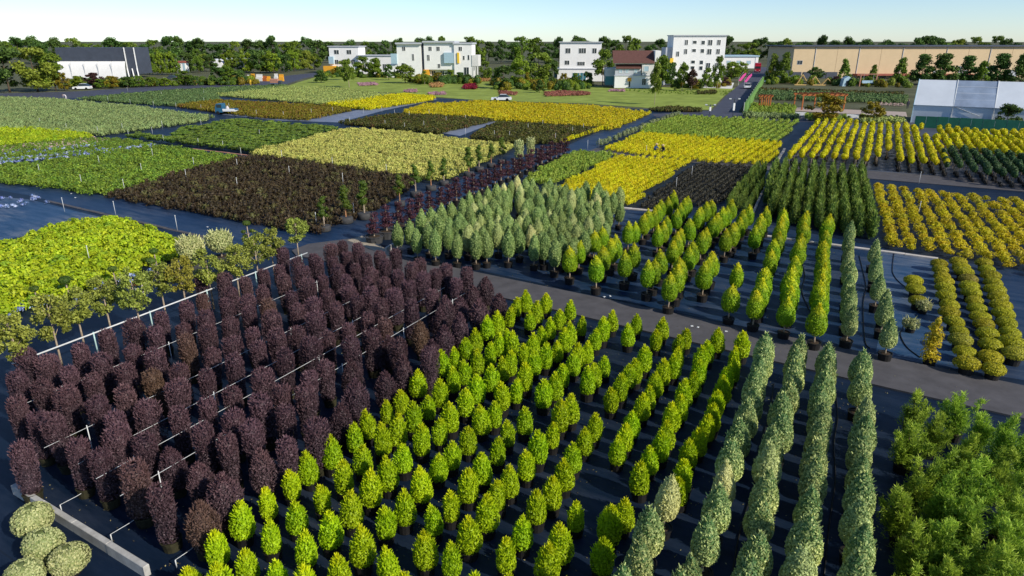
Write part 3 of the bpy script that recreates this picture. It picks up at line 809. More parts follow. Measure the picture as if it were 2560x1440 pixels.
gold_apex += Z(680, 1070, 4.235, [(605, 120), (380, 255), (180, 435), (1160, 10), (935, 185), (740, 370), (510, 575), (230, 775), (1590, 0), (1390, 175), (1215, 330), (1020, 495), (825, 705), (590, 930), (330, 1100), (20, 1380),
    (1750, 255), (1565, 450), (1385, 680), (1180, 825), (930, 1095), (680, 1315), (2080, 0), (1890, 130), (1710, 770), (1220, 1235), (2390, 100), (2230, 275), (2075, 455), (1880, 655), (1610, 1125),
    (2400, 545), (2270, 740), (2080, 975), (1875, 1215), (2520, 400), (2480, 1165)])
gold_apex += Z(1280, 1070, 4.235, [(20, 370), (160, 240), (275, 75), (555, 335), (650, 170), (430, 520), (265, 670), (110, 910), (690, 750), (530, 1050), (370, 1265), (1130, 70), (1465, 180), (1375, 390), (1590, 50),
    (1900, 105), (1840, 350), (1810, 485), (1190, 750), (1035, 880), (960, 1185)])
gold_apex += [(545, 1420), (625, 1455), (760, 1430), (900, 1470), (1010, 1440), (1180, 1440), (1270, 1440), (1500, 1440), (1420, 1440), (470, 1410), (700, 1400 + 60)]
gold_apex = dedup(gold_apex, 14)
gpts = []
for (x, y) in gold_apex:
    h = random.uniform(1.2, 1.3)
    p = G(x, y, h)
    gpts.append((p[0], p[1], h))
rr = rows_of(gpts, np.array([math.cos(R(57)), math.sin(R(57))]), 0.95)
for i, (x, y, h) in enumerate(gpts):
    ri, k = rr[i]
    put_plant('gold', 'golden_cone_shrub', random.choice(PT['gold']), (x, y, 0), 'golden cone shrub, %s from the front in the %s diagonal row from the left' % (nth(k), nth(ri)),
              'shrub', 'golden cone shrubs in the foreground', POT_S, None, random.uniform(0.9, 1.1), h / 1.27, 0.035)

# ------------------------------------------------------------------ purple column shrubs on the left
pp = Z(80, 740, 4.235, [(1355, 165), (1600, 65), (1070, 275), (770, 375), (480, 510), (130, 640), (1310, 340), (1830, 165), (2070, 200), (2290, 100), (1070, 490), (720, 600), (400, 720), (100, 890), (1290, 575), (1640, 420), (1870, 520), (2110, 420), (2390, 460),
    (650, 800), (360, 955), (1010, 730), (1270, 790), (1550, 680), (1820, 765), (2130, 640), (2420, 780), (960, 980), (700, 1085), (1500, 910), (1820, 1065), (2110, 930), (1190, 1110), (880, 1240), (250, 1265), (20, 1200), (1540, 1190), (2420, 1050), (2110, 1180), (1830, 1370), (2320, 1350)])
pp += Z(680, 440, 4.235, [(610, 715), (750, 680), (895, 730), (1140, 780), (1320, 780), (1565, 870), (1840, 920), (2060, 985), (2250, 1075), (2390, 1225), (420, 800), (110, 770), (990, 830), (1210, 870), (1480, 935), (1715, 970), (1940, 1080), (470, 880), (790, 780), (880, 905), (700, 960), (270, 830), (85, 920),
    (1060, 985), (1590, 1030), (1330, 1020), (2130, 1160), (310, 960), (540, 1020), (950, 1010), (1190, 1080), (1440, 1110), (1700, 1220), (1980, 1260), (2200, 1310), (130, 1050), (780, 1065), (370, 1110), (590, 1180), (1060, 1190), (1310, 1210), (1840, 1290), (190, 1195), (420, 1300), (680, 1350), (880, 1270), (1150, 1320), (1460, 1340), (250, 1360)])
pp += Z(680, 740, 4.235, [(250, 90), (460, 170), (690, 100), (1160, 50), (970, 165), (1480, 70), (1790, 125), (2140, 110), (260, 300), (800, 250), (1210, 230), (1360, 230), (1580, 260), (1980, 205), (1810, 290), (370, 470), (580, 340), (850, 460), (1050, 380), (1410, 290), (1690, 440), (1240, 400), (70, 370), (130, 570), (570, 660), (820, 660), (960, 690), (1370, 620), (1540, 480),
    (380, 780), (1190, 770), (90, 960), (340, 970), (870, 920), (500, 900), (100, 1150), (700, 1110), (450, 1300)])
pp += Z(80, 1070, 4.235, [(20, -40), (230, -20), (430, 120), (700, 220), (1070, 385), (1360, 630), (1740, 770), (2010, 520), (1760, 330), (1450, 170), (1160, 40), (2060, 80), (2410, 200), (900, 0), (1570, 0), (1840, 0), (2340, 0), (620, 60)])
pp += Z(680, 1070, 4.235, [(130, 60), (460, 0)])
pp += Z(80, 440, 4.235, [(1760, 1020), (2010, 1030), (2270, 1060), (2440, 980), (2080, 1160), (1800, 1230), (2430, 1140), (2270, 1260), (2060, 1310), (1590, 1340)])
pp += [(40, 930), (20, 1040), (60, 880), (45, 1110)]
pp = [q for i, q in enumerate(pp) if all(math.hypot((q[0] - w[0]), (q[1] - w[1]) * 0.8) > 17 + (q[1] - 600) * 0.022 for w in pp[:i])]
ppts = []
for (x, y) in pp:
    egg_ = (x > 820 and y > 640 + 0.0 * x and (x - 640) * 0.62 + y > 1010) or (x > 420 and y > 1100)
    h = random.uniform(1.74, 1.84) if egg_ else random.uniform(1.96, 2.06)
    p = G(x, y, h)
    if all((p[0] - q[0]) ** 2 + (p[1] - q[1]) ** 2 > 0.5 for q in ppts): ppts.append((p[0], p[1], h, egg_))
# plants hidden behind others: continue the planting lattice (1.2 m along the wires, 1.47 m across)
pfield = [G2(x, y, 2.0) for x, y in [(20, 940), (190, 862), (420, 770), (620, 662), (760, 622), (860, 602), (940, 618), (1245, 722), (1250, 750), (1130, 845), (1000, 915), (880, 1010), (750, 1110), (600, 1215), (500, 1260), (400, 1240), (150, 1075), (20, 1050)]]
e1 = np.array([math.cos(R(62)), math.sin(R(62))]); e2 = np.array([math.cos(R(-31)), math.sin(R(-31))])
for _ in range(2):
    for q in list(ppts):
        for d in (e1 * 1.2 - e2 * 0.08, -e1 * 1.2 + e2 * 0.08, e2 * 1.47, -e2 * 1.47):
            c = np.array(q[:2]) + d + rng.normal(size=2) * 0.05
            if in_poly(c[None], pfield)[0] and all((c[0] - w[0]) ** 2 + (c[1] - w[1]) ** 2 > 0.9 for w in ppts):
                ppts.append((c[0], c[1], random.uniform(1.65, 1.9) if q[3] else random.uniform(1.8, 2.1), q[3]))
rr = rows_of(ppts, np.array([math.cos(R(62)), math.sin(R(62))]), 0.9)
for i, (x, y, h, e) in enumerate(ppts):
    ri, k = rr[i]
    fol = PT['purple_egg'][i % 4] if e else PT['purple'][i % NV]
    put_plant('purple', 'purple_leaved_shrub', fol, (x, y, 0), 'purple-leaved %s shrub, %s from the front in the %s line from the left' % ('egg-shaped' if e else 'columnar', nth(k), nth(ri)),
              'shrub', 'purple shrubs trained on wires at the left', POT_P, None, random.uniform(0.92, 1.05), h / (1.94 if e else 2.16), 0.03)

# ------------------------------------------------------------------ variegated cones in front
vrows = [[(1667, 1188), (1627, 1271), (1603, 1345), (1572, 1425)],
    [(1917, 832), (1912, 862), (1905, 892), (1892, 926), (1884, 962), (1872, 1002), (1855, 1047), (1834, 1101), (1820, 1155), (1797, 1216), (1773, 1294), (1733, 1377), (1700, 1450)],
    [(1996, 845), (1998, 872), (1990, 903), (1978, 945), (1963, 985), (1955, 1035), (1940, 1075), (1930, 1115), (1915, 1185), (1905, 1237), (1893, 1325), (1878, 1395)],
    [(2075, 860), (2072, 895), (2068, 930), (2062, 962), (2056, 1003), (2050, 1055), (2048, 1105), (2045, 1150), (2032, 1210), (2020, 1297), (2008, 1375), (1998, 1445)],
    [(2162, 877), (2160, 925), (2175, 988), (2168, 1035), (2160, 1080), (2158, 1130), (2165, 1187), (2155, 1250), (2160, 1320), (2150, 1390)]]
for ri, row in enumerate(vrows):
    for k, (x, y) in enumerate(row[::-1]):
        h = random.uniform(1.98, 2.05)
        p = G(x, y, h)
        put_plant('varieg', 'variegated_cone_shrub', PT['varieg'][(ri * 5 + k) % NV], (p[0], p[1], 0), 'cream-flecked green cone shrub, %s from the front in the %s variegated row from the left' % (nth(k), nth(ri)),
                  'shrub', 'variegated cone shrubs in front of the road', POT_M, TR_V[k % 3], random.uniform(0.97, 1.1), h / 2.0, 0.03)

# ------------------------------------------------------------------ golden topiary cones beyond the road
up = Z(1280, 440, 4.235, [(1715, 170), (1865, 200), (1655, 225), (1830, 250), (1590, 240), (2120, 240), (1790, 290), (2060, 280), (2335, 260), (2010, 320), (2285, 315), (1545, 285), (1515, 330), (1440, 360), (1750, 345), (2235, 350), (2520, 320), (1400, 400), (1985, 360), (2185, 390), (2450, 365), (1645, 420), (1890, 465), (2140, 435), (2420, 435),
    (1605, 480), (1305, 480), (1240, 495), (960, 540), (875, 575), (1555, 520), (2060, 535), (2370, 480), (1790, 540), (2020, 590), (2345, 520), (715, 675), (1100, 645), (1050, 680), (1295, 730), (620, 770), (970, 745), (2275, 570), (1750, 620), (1715, 675), (1930, 700), (1885, 740), (905, 855), (1210, 810), (1580, 785), (2130, 810), (2085, 855),
    (1515, 870), (1795, 890), (1450, 920), (2050, 920), (1755, 965), (2400, 915), (1685, 1045), (2335, 1150)])
up += Z(1880, 440, 4.197, [(160, 330), (110, 420), (85, 465), (45, 530), (340, 330), (345, 400), (320, 440), (310, 495), (285, 580), (240, 675), (210, 770), (150, 940), (145, 1010), (105, 1100), (60, 1200), (570, 350), (555, 420), (560, 490), (525, 620), (505, 690), (470, 825), (440, 930), (405, 1000), (420, 1090), (420, 1160), (390, 1265),
    (820, 400), (800, 460), (790, 560), (770, 660), (765, 770), (770, 835), (775, 895), (755, 960), (750, 1025), (740, 1115), (740, 1200)]) + [(2051, 764)]
up = dedup(up, 8)
upts = []
for (x, y) in up:
    h = random.uniform(2.07, 2.14)
    p = G(x, y, h)
    upts.append((p[0], p[1], h))
rr = rows_of(upts, np.array([math.cos(R(62)), math.sin(R(62))]), 1.3)
for i, (x, y, h) in enumerate(upts):
    ri, k = rr[i]
    put_plant('gold2', 'golden_topiary_cone', PT['gold2'][i % NV], (x, y, 0), 'clipped golden-green cone on a stem beyond the road, %s along the %s row' % (nth(k), nth(ri)),
              'shrub', 'golden topiary cones beyond the road', POT_T, TR_G[i % 3], random.uniform(0.94, 1.06), h / 2.1, 0.015)

# ------------------------------------------------------------------ variegated standards block
vb = Z(680, 440, 4.235, [(1320, 480), (1450, 455), (1580, 375), (1680, 335), (1780, 305), (1900, 285), (2010, 230), (2085, 170), (2185, 160), (1525, 540), (1650, 500), (1720, 565), (1765, 435), (1860, 505), (1960, 455), (2285, 140), (2370, 90), (2445, 60), (2280, 310), (2395, 495), (2065, 520), (2155, 600), (2270, 585), (2100, 320), (2180, 460), (1950, 590), (2400, 200), (2470, 230), (2500, 580)])
vb += Z(1280, 440, 4.235, [(50, 0), (150, 40), (215, 20), (95, 90), (350, 45), (405, 40), (520, 80), (570, 60), (450, 120), (780, 65), (925, 80), (690, 115), (630, 140), (1150, 115), (880, 130), (1070, 170), (1000, 200), (90, 170), (300, 180), (540, 180), (730, 180), (590, 260), (830, 300), (740, 310), (640, 370), (190, 210), (130, 280), (520, 330), (450, 360), (280, 330), (900, 260), (350, 390), (160, 410), (510, 470), (590, 450), (270, 430), (420, 515), (80, 540), (235, 610), (345, 600), (455, 670), (525, 615)])
vb = dedup(vb, 9)
vpts = []
for (x, y) in vb:
    h = random.uniform(2.24, 2.32)
    p = G(x, y, h)
    vpts.append((p[0], p[1], h))
fill = grid_in([(1060, 545), (1210, 480), (1300, 440), (1500, 462), (1560, 480), (1530, 535), (1440, 600), (1240, 590)], 2.2, 1.15, 1.1, 0.1)
for x, y in fill:
    if all((x - q[0]) ** 2 + (y - q[1]) ** 2 > 0.55 for q in vpts): vpts.append((x, y, random.uniform(2.0, 2.15)))
rr = rows_of(vpts, V, 1.0)
for i, (x, y, h) in enumerate(vpts):
    ri, k = rr[i]
    put_plant('varieg2', 'variegated_standard', PT['varieg2'][i % NV], (x, y, 0), 'pale variegated cone on a bare stem, %s along the %s line of the dense block' % (nth(k), nth(ri)),
              'shrub', 'variegated standards in the dense block', POT_M, TR_G[i % 3], random.uniform(0.94, 1.08), h / 2.32, 0.02)
# two variegated rows at the right
for ri, row in enumerate([[(1050, 440), (1040, 560), (1040, 650), (1030, 770), (1050, 880), (1045, 1010), (1050, 1130), (1050, 1220), (1060, 1330)], [(1310, 660), (1340, 780), (1330, 850), (1360, 1000), (1440, 1150), (1430, 1260), (1480, 1480)]]):
    for k, (x, y) in enumerate(row[::-1]):
        px, py = 1880 + x / 4.197, 440 + y / 4.197
        h = random.uniform(2.0, 2.2)
        p = G(px, py, h)
        put_plant('varieg', 'variegated_column', PT['varieg'][(k + ri) % NV], (p[0], p[1], 0), 'grey-green variegated column beyond the road, %s in the %s of two rows' % (nth(k), 'left' if ri == 0 else 'right'),
                  'shrub', 'variegated columns beside the saucer shrubs', POT_T, TR_V[k % 3], random.uniform(0.9, 1.0), h / 2.0, 0.02)

# ------------------------------------------------------------------ golden saucer shrubs
sau = [[(260, 180), (285, 275), (315, 415)],
    [(570, -30), (585, 45), (605, 120), (630, 185), (640, 270), (655, 355), (690, 470), (700, 555), (750, 660), (810, 775), (830, 890), (885, 1020), (915, 1170)],
    [(800, -50), (840, 15), (860, 80), (920, 165), (935, 245), (955, 325), (995, 410), (1030, 505), (1065, 605), (1105, 695), (1150, 815), (1180, 950), (1190, 1090), (1230, 1230)],
    [(1110, -40), (1150, 40), (1190, 120), (1215, 205), (1245, 290), (1280, 380), (1310, 475), (1345, 575), (1380, 680), (1420, 800), (1450, 920), (1480, 1050)]]
for ri, row in enumerate(sau):
    for k, (x, y) in enumerate(row[::-1]):
        p = G(2230 + x / 4.8, 660 + y / 4.8, 0.6)
        put_plant('saucer', 'saucer_shrub', PT['saucer'][k % 4], (p[0], p[1], 0), 'flat golden saucer-shaped shrub, %s from the road in the %s saucer row from the left' % (nth(k), nth(ri)),
                  'shrub', 'golden saucer shrubs by the road', POT_T, None, random.uniform(0.9, 1.05), 1.0, 0.02)
p = G(2322, 910)
PT['amber'] = clump_crown('amber_foliage', K['amber'], [(0, 0, 0.45, .40, .4, .38), (0.08, 0, 1.0, .38, .36, .4), (-0.1, 0.05, 1.35, .3, .3, .3), (0.1, -0.05, 1.6, .26, .26, .3), (0, 0, 1.95, .15, .15, .3)], 2600, 0.1, 0.06, 77, 0.5, 0.8)
put_plant('amber', 'golden_conifer', PT['amber'], p, 'single tiered amber-yellow conifer at the road edge', 'conifer', None, POT_M)
PT['tuft'] = crown_profile('tuft_foliage', K['cream'], dome(0.36), 0.25, 0.5, 420, 0.15, 0.05, 78, 0.3, 1.0, 0.8, 0.6, 40)
for (x, y), w in (((2305, 775), 'behind'), ((2274, 822), 'left of')):
    p = G(x, y + 8)
    put_plant('tuft', 'cream_tuft_shrub', PT['tuft'], p, 'small cream-leaved potted tuft just %s the amber conifer' % w, 'shrub', None, POT_S, None, 0.9)

# ------------------------------------------------------------------ feathery conifers at the right edge
fe = [(2285, 1035), (2265, 1125), (2290, 1215), (2262, 1300), (2280, 1385), (2330, 1090), (2345, 1180), (2340, 1280), (2345, 1375), (2395, 1050), (2440, 1085), (2410, 1150), (2425, 1240), (2405, 1330), (2430, 1420),
      (2500, 1120), (2495, 1200), (2505, 1300), (2500, 1400), (2560, 1160), (2570, 1260), (2580, 1360), (2290, 1470), (2370, 1470), (2480, 1480)]
fp = [G(x, y, 0.8) for x, y in fe]
rr = rows_of(fp, np.array([math.cos(R(64)), math.sin(R(64))]), 0.8)
for i, (x, y, _) in enumerate(fp):
    ri, k = rr[i]
    o = put_plant('feather', 'feathery_conifer', PT['feather'][i % 4], (x, y, 0), 'loose feathery green conifer at the right edge, %s from the front in line %s' % (nth(k), nth(ri)), 'conifer', 'feathery conifers at the right edge', POT_S,
              trunk_mesh(0.25, 1.5, 0.04, 0.015, K['bark_dark'], i) if i < 6 else None, random.uniform(0.9, 1.15), random.uniform(0.9, 1.05), 0.06)

# ------------------------------------------------------------------ pale round shrubs, near left corner
PT['round'] = crown_profile('round_foliage', K['cream'], lambda t: 0.5 * math.sqrt(max(0, 1 - (abs(t - 0.5) / 0.51) ** 2.2)), 0.1, 0.85, 2600, 0.07, 0.05, 91, 0.12, 0.3, 0.5, 0.88, 0, bump=0.05)
for (x, y), w in (((82, 1300), 'rearmost'), ((108, 1362), 'middle'), ((172, 1395), 'nearest'), ((60, 1440), 'lowest')):
    p = G(x, y, 0.5)
    put_plant('round', 'round_variegated_shrub', PT['round'], (p[0], p[1], 0), 'pale clipped globe shrub outside the corner wall, %s of the group' % w, 'shrub', 'globe shrubs outside the corner wall', POT_S, None, random.uniform(0.85, 1.0))
# ------------------------------------------------------------------ beds of small shrubs
def protos(key, r, h, n, ln, wd, k=4, **kw):
    return [shrub(i + sum(map(ord, key)), K[key], r * (0.94 + 0.04 * i), h, n, ln, wd, **kw) for i in range(k)]
S = {}
S['brownbed'] = protos('brownbed', 0.36, 0.52, 54, 0.17, 0.10)
S['bedgreen'] = protos('bedgreen', 0.38, 0.5, 54, 0.19, 0.11)
S['paleyel'] = protos('paleyel', 0.36, 0.5, 46, 0.19, 0.12)
S['lime'] = protos('lime', 0.36, 0.46, 62, 0.19, 0.14)
S['sage'] = protos('sage', 0.48, 0.62, 34, 0.23, 0.14, cn=(2, 5))
S['sage2'] = protos('sage2', 0.48, 0.6, 24, 0.3, 0.18, cn=(2, 5))
S['palegreen'] = protos('palegreen', 0.48, 0.6, 24, 0.3, 0.18, cn=(2, 5))
S['yellowfar'] = protos('yellowbed', 0.48, 0.6, 28, 0.3, 0.18, cn=(2, 5))
S['olivebed'] = protos('olivebed', 0.44, 0.5, 24, 0.28, 0.17, cn=(2, 5))
S['darkolive'] = protos('darkolive', 0.42, 0.5, 28, 0.26, 0.16, cn=(2, 5))
S['goldfar'] = protos('goldbed', 0.46, 0.55, 28, 0.26, 0.16, cn=(2, 5))
S['flat'] = protos('flat', 0.50, 0.5, 130, 0.15, 0.09, core=0.8, z0=0.28, prof=lambda t: 0.5 * (0.55 + 0.45 * t) if t < 0.8 else 0.5 * math.sqrt(max(0, 1 - ((t - 0.8) / 0.21) ** 3)))
S['rowgreen'] = protos('rowgreen', 0.34, 0.52, 56, 0.16, 0.10)
S['yellowball'] = protos('yellowbed', 0.30, 0.5, 84, 0.13, 0.085)
S['yellowrow'] = protos('yellowbed', 0.265, 0.44, 74, 0.13, 0.08)
S['goldright'] = protos('goldbed', 0.42, 0.42, 150, 0.13, 0.08, z0=0.3)
S['darkrow'] = protos('darkrow', 0.26, 0.38, 42, 0.13, 0.08)
S['greygreen'] = protos('greygreen', 0.5, 0.75, 150, 0.15, 0.10, core=0.75)
S['fl_blue'] = protos('fl_blue', 0.19, 0.2, 22, 0.12, 0.09, z0=0.14)
S['fl_pink'] = protos('fl_pink', 0.19, 0.22, 20, 0.13, 0.10, z0=0.12)
S['conifer'] = [crown_profile('conifer_foliage', K['darkconifer'], egg(0.33, 0.28, 1.4), 0.12, 1.5 + 0.1 * i, 300, 0.16, 0.06, 600 + i, 0.35, 1.2, 0.7, 0.65, 40, bump=0.2) for i in range(4)]

def gi(poly, z, su, sv, jit=0.12, **kw): return grid_in(poly, z, su, sv, jit, **kw)
bed('bronze_shrub', 'dark bronze-leaved shrub', 'shrub', 'left of the blue aisle', S['brownbed'],
    gi([(262, 484), (470, 425), (600, 393), (700, 393), (1045, 444), (1000, 485), (905, 535), (790, 575), (725, 568)], 0.4, 0.64, 0.6, skip=0.02), 290, 0.75, 1.2)
bed('green_shrub', 'mid-green shrub', 'shrub', 'at the far left', S['bedgreen'],
    gi([(-40, 450), (-60, 415), (80, 405), (330, 372), (400, 362), (560, 385), (595, 392), (470, 425), (262, 484), (215, 478), (80, 458)], 0.4, 0.7, 0.66, 0.16, skip=0.03), 260, 0.7, 1.2)
bed('pale_yellow_shrub', 'pale yellow-leaved shrub', 'shrub', 'behind the bronze shrubs', S['paleyel'],
    gi([(618, 380), (870, 320), (980, 326), (1290, 362), (1190, 410), (1110, 445), (1040, 440), (720, 392)], 0.4, 0.64, 0.62, skip=0.01), 290, 0.8, 1.2)
bed('lime_shrub', 'lime-leaved low shrub', 'shrub', 'beside the olive trees', S['lime'],
    gi([(-60, 620), (60, 590), (150, 553), (290, 537), (360, 562), (445, 598), (505, 606), (440, 632), (350, 665), (250, 705), (150, 738), (-60, 800)], 0.4, 0.58, 0.56, 0.16, skip=0.02), 290, 0.75, 1.2)
bed('sage_shrub', 'sage-green shrub', 'shrub', 'in the bed at the far left corner', S['sage'],
    gi([(-120, 240), (110, 245), (330, 264), (532, 290), (500, 300), (250, 334), (-120, 312)], 0.45, 0.92, 0.88, skip=0.03), 100)
bed('grey_green_shrub', 'grey-green shrub', 'shrub', 'along the far asphalt road', S['sage2'],
    gi([(190, 245), (420, 226), (560, 218), (715, 212), (690, 221), (540, 234), (548, 248), (432, 262)], 0.45, 0.95, 0.92), 0)
bed('pale_green_shrub', 'pale green shrub', 'shrub', 'in front of the lawn', S['palegreen'],
    gi([(540, 236), (700, 217), (830, 219), (930, 230), (985, 236), (850, 261), (810, 258)], 0.45, 0.95, 0.92), 0)
bed('bright_yellow_shrub', 'bright yellow shrub', 'shrub', 'in the far strip touching the lawn', S['yellowfar'],
    gi([(812, 259), (950, 240), (1010, 234), (1088, 241), (1080, 248), (920, 271)], 0.45, 0.85, 0.8), 0)
bed('olive_shrub', 'olive and russet shrub', 'shrub', 'behind the small blue truck', S['olivebed'],
    gi([(434, 263), (545, 249), (810, 262), (882, 273), (765, 297), (640, 290), (560, 280)], 0.4, 0.85, 0.8), 0)
bed('dark_olive_shrub', 'dark olive shrub', 'shrub', 'between the two pale gravel wedges', S['darkolive'],
    gi([(848, 305), (990, 283), (1215, 294), (1228, 300), (1092, 331), (1075, 329)], 0.4, 0.68, 0.64), 0)
bed('gold_shrub', 'gold-leaved shrub', 'shrub', 'in the big bed along the lawn', S['goldfar'],
    gi([(1010, 275), (1060, 260), (1200, 252), (1480, 264), (1622, 281), (1598, 292), (1530, 320), (1490, 316), (1222, 296), (1012, 283)], 0.45, 0.8, 0.76), 0)
bed('russet_shrub', 'dark russet-green shrub', 'shrub', 'in the wedge behind the pale yellow bed', S['darkolive'],
    gi([(1175, 337), (1245, 303), (1500, 319), (1470, 331), (1395, 354), (1290, 354), (1180, 343)], 0.4, 0.68, 0.64), 0)
bed('flat_topped_shrub', 'dark green flat-topped shrub', 'shrub', 'left of the pale yellow bed', S['flat'],
    gi([(310, 337), (350, 330), (420, 345), (450, 318), (530, 308), (560, 300), (600, 297), (830, 316), (840, 322), (625, 378), (560, 366)], 0.6, 1.12, 1.05, 0.1, skip=0.04), 290, 0.9, 1.1, rows=1.12)
bed('row_shrub', 'light green row shrub', 'shrub', 'behind the yellow balls', S['rowgreen'],
    gi([(1595, 322), (1690, 287), (1995, 301), (1975, 325), (1945, 355), (1610, 331)], 0.4, 1.12, 0.6, 0.06), 150, rows=1.12)
bed('yellow_ball_shrub', 'bright yellow ball shrub', 'shrub', 'beyond the cross road', S['yellowball'],
    gi([(1500, 368), (1605, 331), (1950, 352), (1955, 362), (1935, 400), (1922, 408), (1700, 396)], 0.4, 0.96, 0.6, 0.05), 290, 0.9, 1.1, rows=0.96)
bed('light_green_shrub', 'light green shrub', 'shrub', 'beside the maroon trees', S['rowgreen'],
    gi([(1305, 448), (1432, 378), (1525, 381), (1535, 386), (1385, 458)], 0.4, 0.74, 0.62, 0.1), 200)
bed('yellow_row_shrub', 'bright yellow shrub', 'shrub', 'before the cross road', S['yellowrow'],
    gi([(1380, 470), (1540, 386), (1725, 397), (1718, 406), (1655, 450), (1580, 505), (1500, 500)], 0.4, 0.84, 0.5, 0.05), 290, 0.9, 1.1, rows=0.84)
bed('dark_row_plant', 'nearly black small plant', 'shrub', 'left of the conifers', S['darkrow'],
    gi([(1590, 515), (1745, 408), (1885, 416), (1875, 440), (1800, 505), (1650, 522)], 0.25, 0.62, 0.5, 0.06), 200, rows=0.62)
bed('gold_flat_shrub', 'gold spreading shrub', 'shrub', 'behind the saucers', S['goldright'],
    gi([(2180, 457), (2487, 492), (2720, 515), (2720, 700), (2440, 640), (2330, 622), (2205, 607)], 0.5, 1.02, 0.66, 0.09, skip=0.08, va=R(65.5)), 290, 0.72, 0.98, rows=1.02)
bed('dark_conifer', 'dark green bushy conifer', 'conifer', 'behind the golden topiary', S['conifer'],
    gi([(1905, 530), (1935, 424), (2165, 436), (2200, 588)], 0.5, 0.86, 0.52, 0.09, va=R(66)), 290, 0.85, 1.1, rows=0.86)
bed('young_conifer', 'young dark conifer', 'conifer', 'beside the drain', S['conifer'],
    gi([(1815, 510), (1895, 416), (1918, 418), (1915, 445), (1872, 530)], 0.5, 0.8, 0.6, 0.08, va=R(64)), 120, 0.6, 0.75)
# edging rows of balls along the aisle
def row_px(a, b, n, z=0.35):
    p, q = G(*a, z), G(*b, z)
    return [(p[0] + (q[0] - p[0]) * (k + random.uniform(-.15, .15)) / (n - 1), p[1] + (q[1] - p[1]) * (k + random.uniform(-.15, .15)) / (n - 1)) for k in range(n)]
for k, (x, y) in enumerate(row_px((1405, 352), (1624, 281), 44)):
    tag(obj('yellow_edging_shrub', S['yellowball'][k % 4], None, (x, y, 0), random.uniform(0, 6), random.uniform(0.95, 1.2)), 'golden ball shrub edging the left of the aisle, %s from the near end' % nth(k), 'shrub', 'yellow edging row')
for k, (x, y) in enumerate(row_px((1500, 358), (1695, 284), 22)):
    tag(obj('grey_ball_shrub', S['greygreen'][k % 4], None, (x, y, 0), random.uniform(0, 6), random.uniform(0.85, 1.1)), 'grey-green ball shrub edging the right of the aisle, %s from the near end' % nth(k), 'shrub', 'grey ball edging row')
# flower strips at the far left
bed('blue_flower', 'blue and white flowering pot', 'flower', 'in strips at far left', S['fl_blue'],
    np.concatenate([gi([(-60, 412), (-60, 399), (300, 366), (385, 357), (402, 364), (250, 385)], 0.3, 0.55, 0.55, 0.2, skip=0.25), gi([(-60, 392), (-60, 386), (180, 362), (260, 352), (250, 362)], 0.3, 0.62, 0.6, 0.2, skip=0.3)]), 200)
bed('pink_flower', 'pinkish white flowering pot', 'flower', 'behind the blue flower strips', S['fl_pink'],
    gi([(-60, 384), (-60, 370), (180, 347), (240, 341), (270, 350), (180, 362)], 0.3, 0.62, 0.6, 0.2, skip=0.3), 150)
bed('lime_green_plant', 'bright green low plant', 'shrub', 'behind the pink flowers', S['lime'],
    gi([(-60, 318), (80, 318), (180, 326), (240, 340), (-60, 368)], 0.35, 0.72, 0.7, 0.15), 120)
bed('green_strip_plant', 'leafy green plant', 'shrub', 'between the flower strips', S['bedgreen'],
    gi([(-60, 412), (-60, 372), (180, 347), (300, 346), (400, 362), (250, 385)], 0.2, 0.8, 0.76, 0.15), 80, 0.65, 0.85)
bed('hydrangea', 'blue hydrangea pot', 'flower', 'under the row of olive trees', S['fl_blue'],
    gi([(-40, 775), (150, 733), (250, 707), (350, 672), (440, 640), (500, 618), (520, 630), (350, 700), (200, 745), (-40, 800)], 0.3, 0.75, 0.75, 0.3, skip=0.35), 140, 0.9, 1.2)
bed('white_flower_pot', 'blue-white flowering pot', 'flower', 'on the dusty blue sheet', S['fl_blue'],
    gi([(-40, 490), (90, 480), (135, 500), (100, 512), (-40, 515)], 0.3, 0.6, 0.6, 0.3, skip=0.6), 40)

# ------------------------------------------------------------------ ball trees (standards)
def ball_mesh(mat, i, n=170, cn=(6, 8)):
    return crown_profile('ball_foliage', mat, lambda t: 0.30 * math.sqrt(max(0, 1 - (abs(t - 0.5) / 0.51) ** 2)), 1.05, 0.62, n, 0.12 if n > 100 else 0.2, 0.08 if n > 100 else 0.13, 700 + i, 0.2, 0.4, 0.6, 0.8, 0, bump=0.15, cn=cn)
BY = [ball_mesh(K['yellowbed'], i) for i in range(4)]
BG = [ball_mesh(K['greenball'], 10 + i) for i in range(4)]
TB = [MB().tube([(0, 0, 0.2), (0.01, 0.01, 0.6), (0, 0, 1.2)], [0.022, 0.02, 0.018], 5).mesh('trunk', K['bark'], True)]
POT_B = pot_mesh(0.17, 0.24, K['pot'], n=8)
va = R(62.5)
bt = grid_in([(1968, 420), (2030, 325), (2250, 336), (2487, 352), (2700, 366), (2700, 492), (2487, 468), (2345, 440), (2180, 428)], 0.0, 1.05, 0.66, 0.06, va=va, skip=0.05,
             holes=[[(2185, 428), (2200, 400), (2230, 402), (2230, 432)], [(2290, 345), (2330, 335), (2340, 365), (2310, 372)]])
green = in_poly(bt, [G2(x, y, 0) for x, y in [(2362, 446), (2350, 415), (2375, 398), (2487, 412), (2720, 430), (2720, 500), (2487, 475)]])
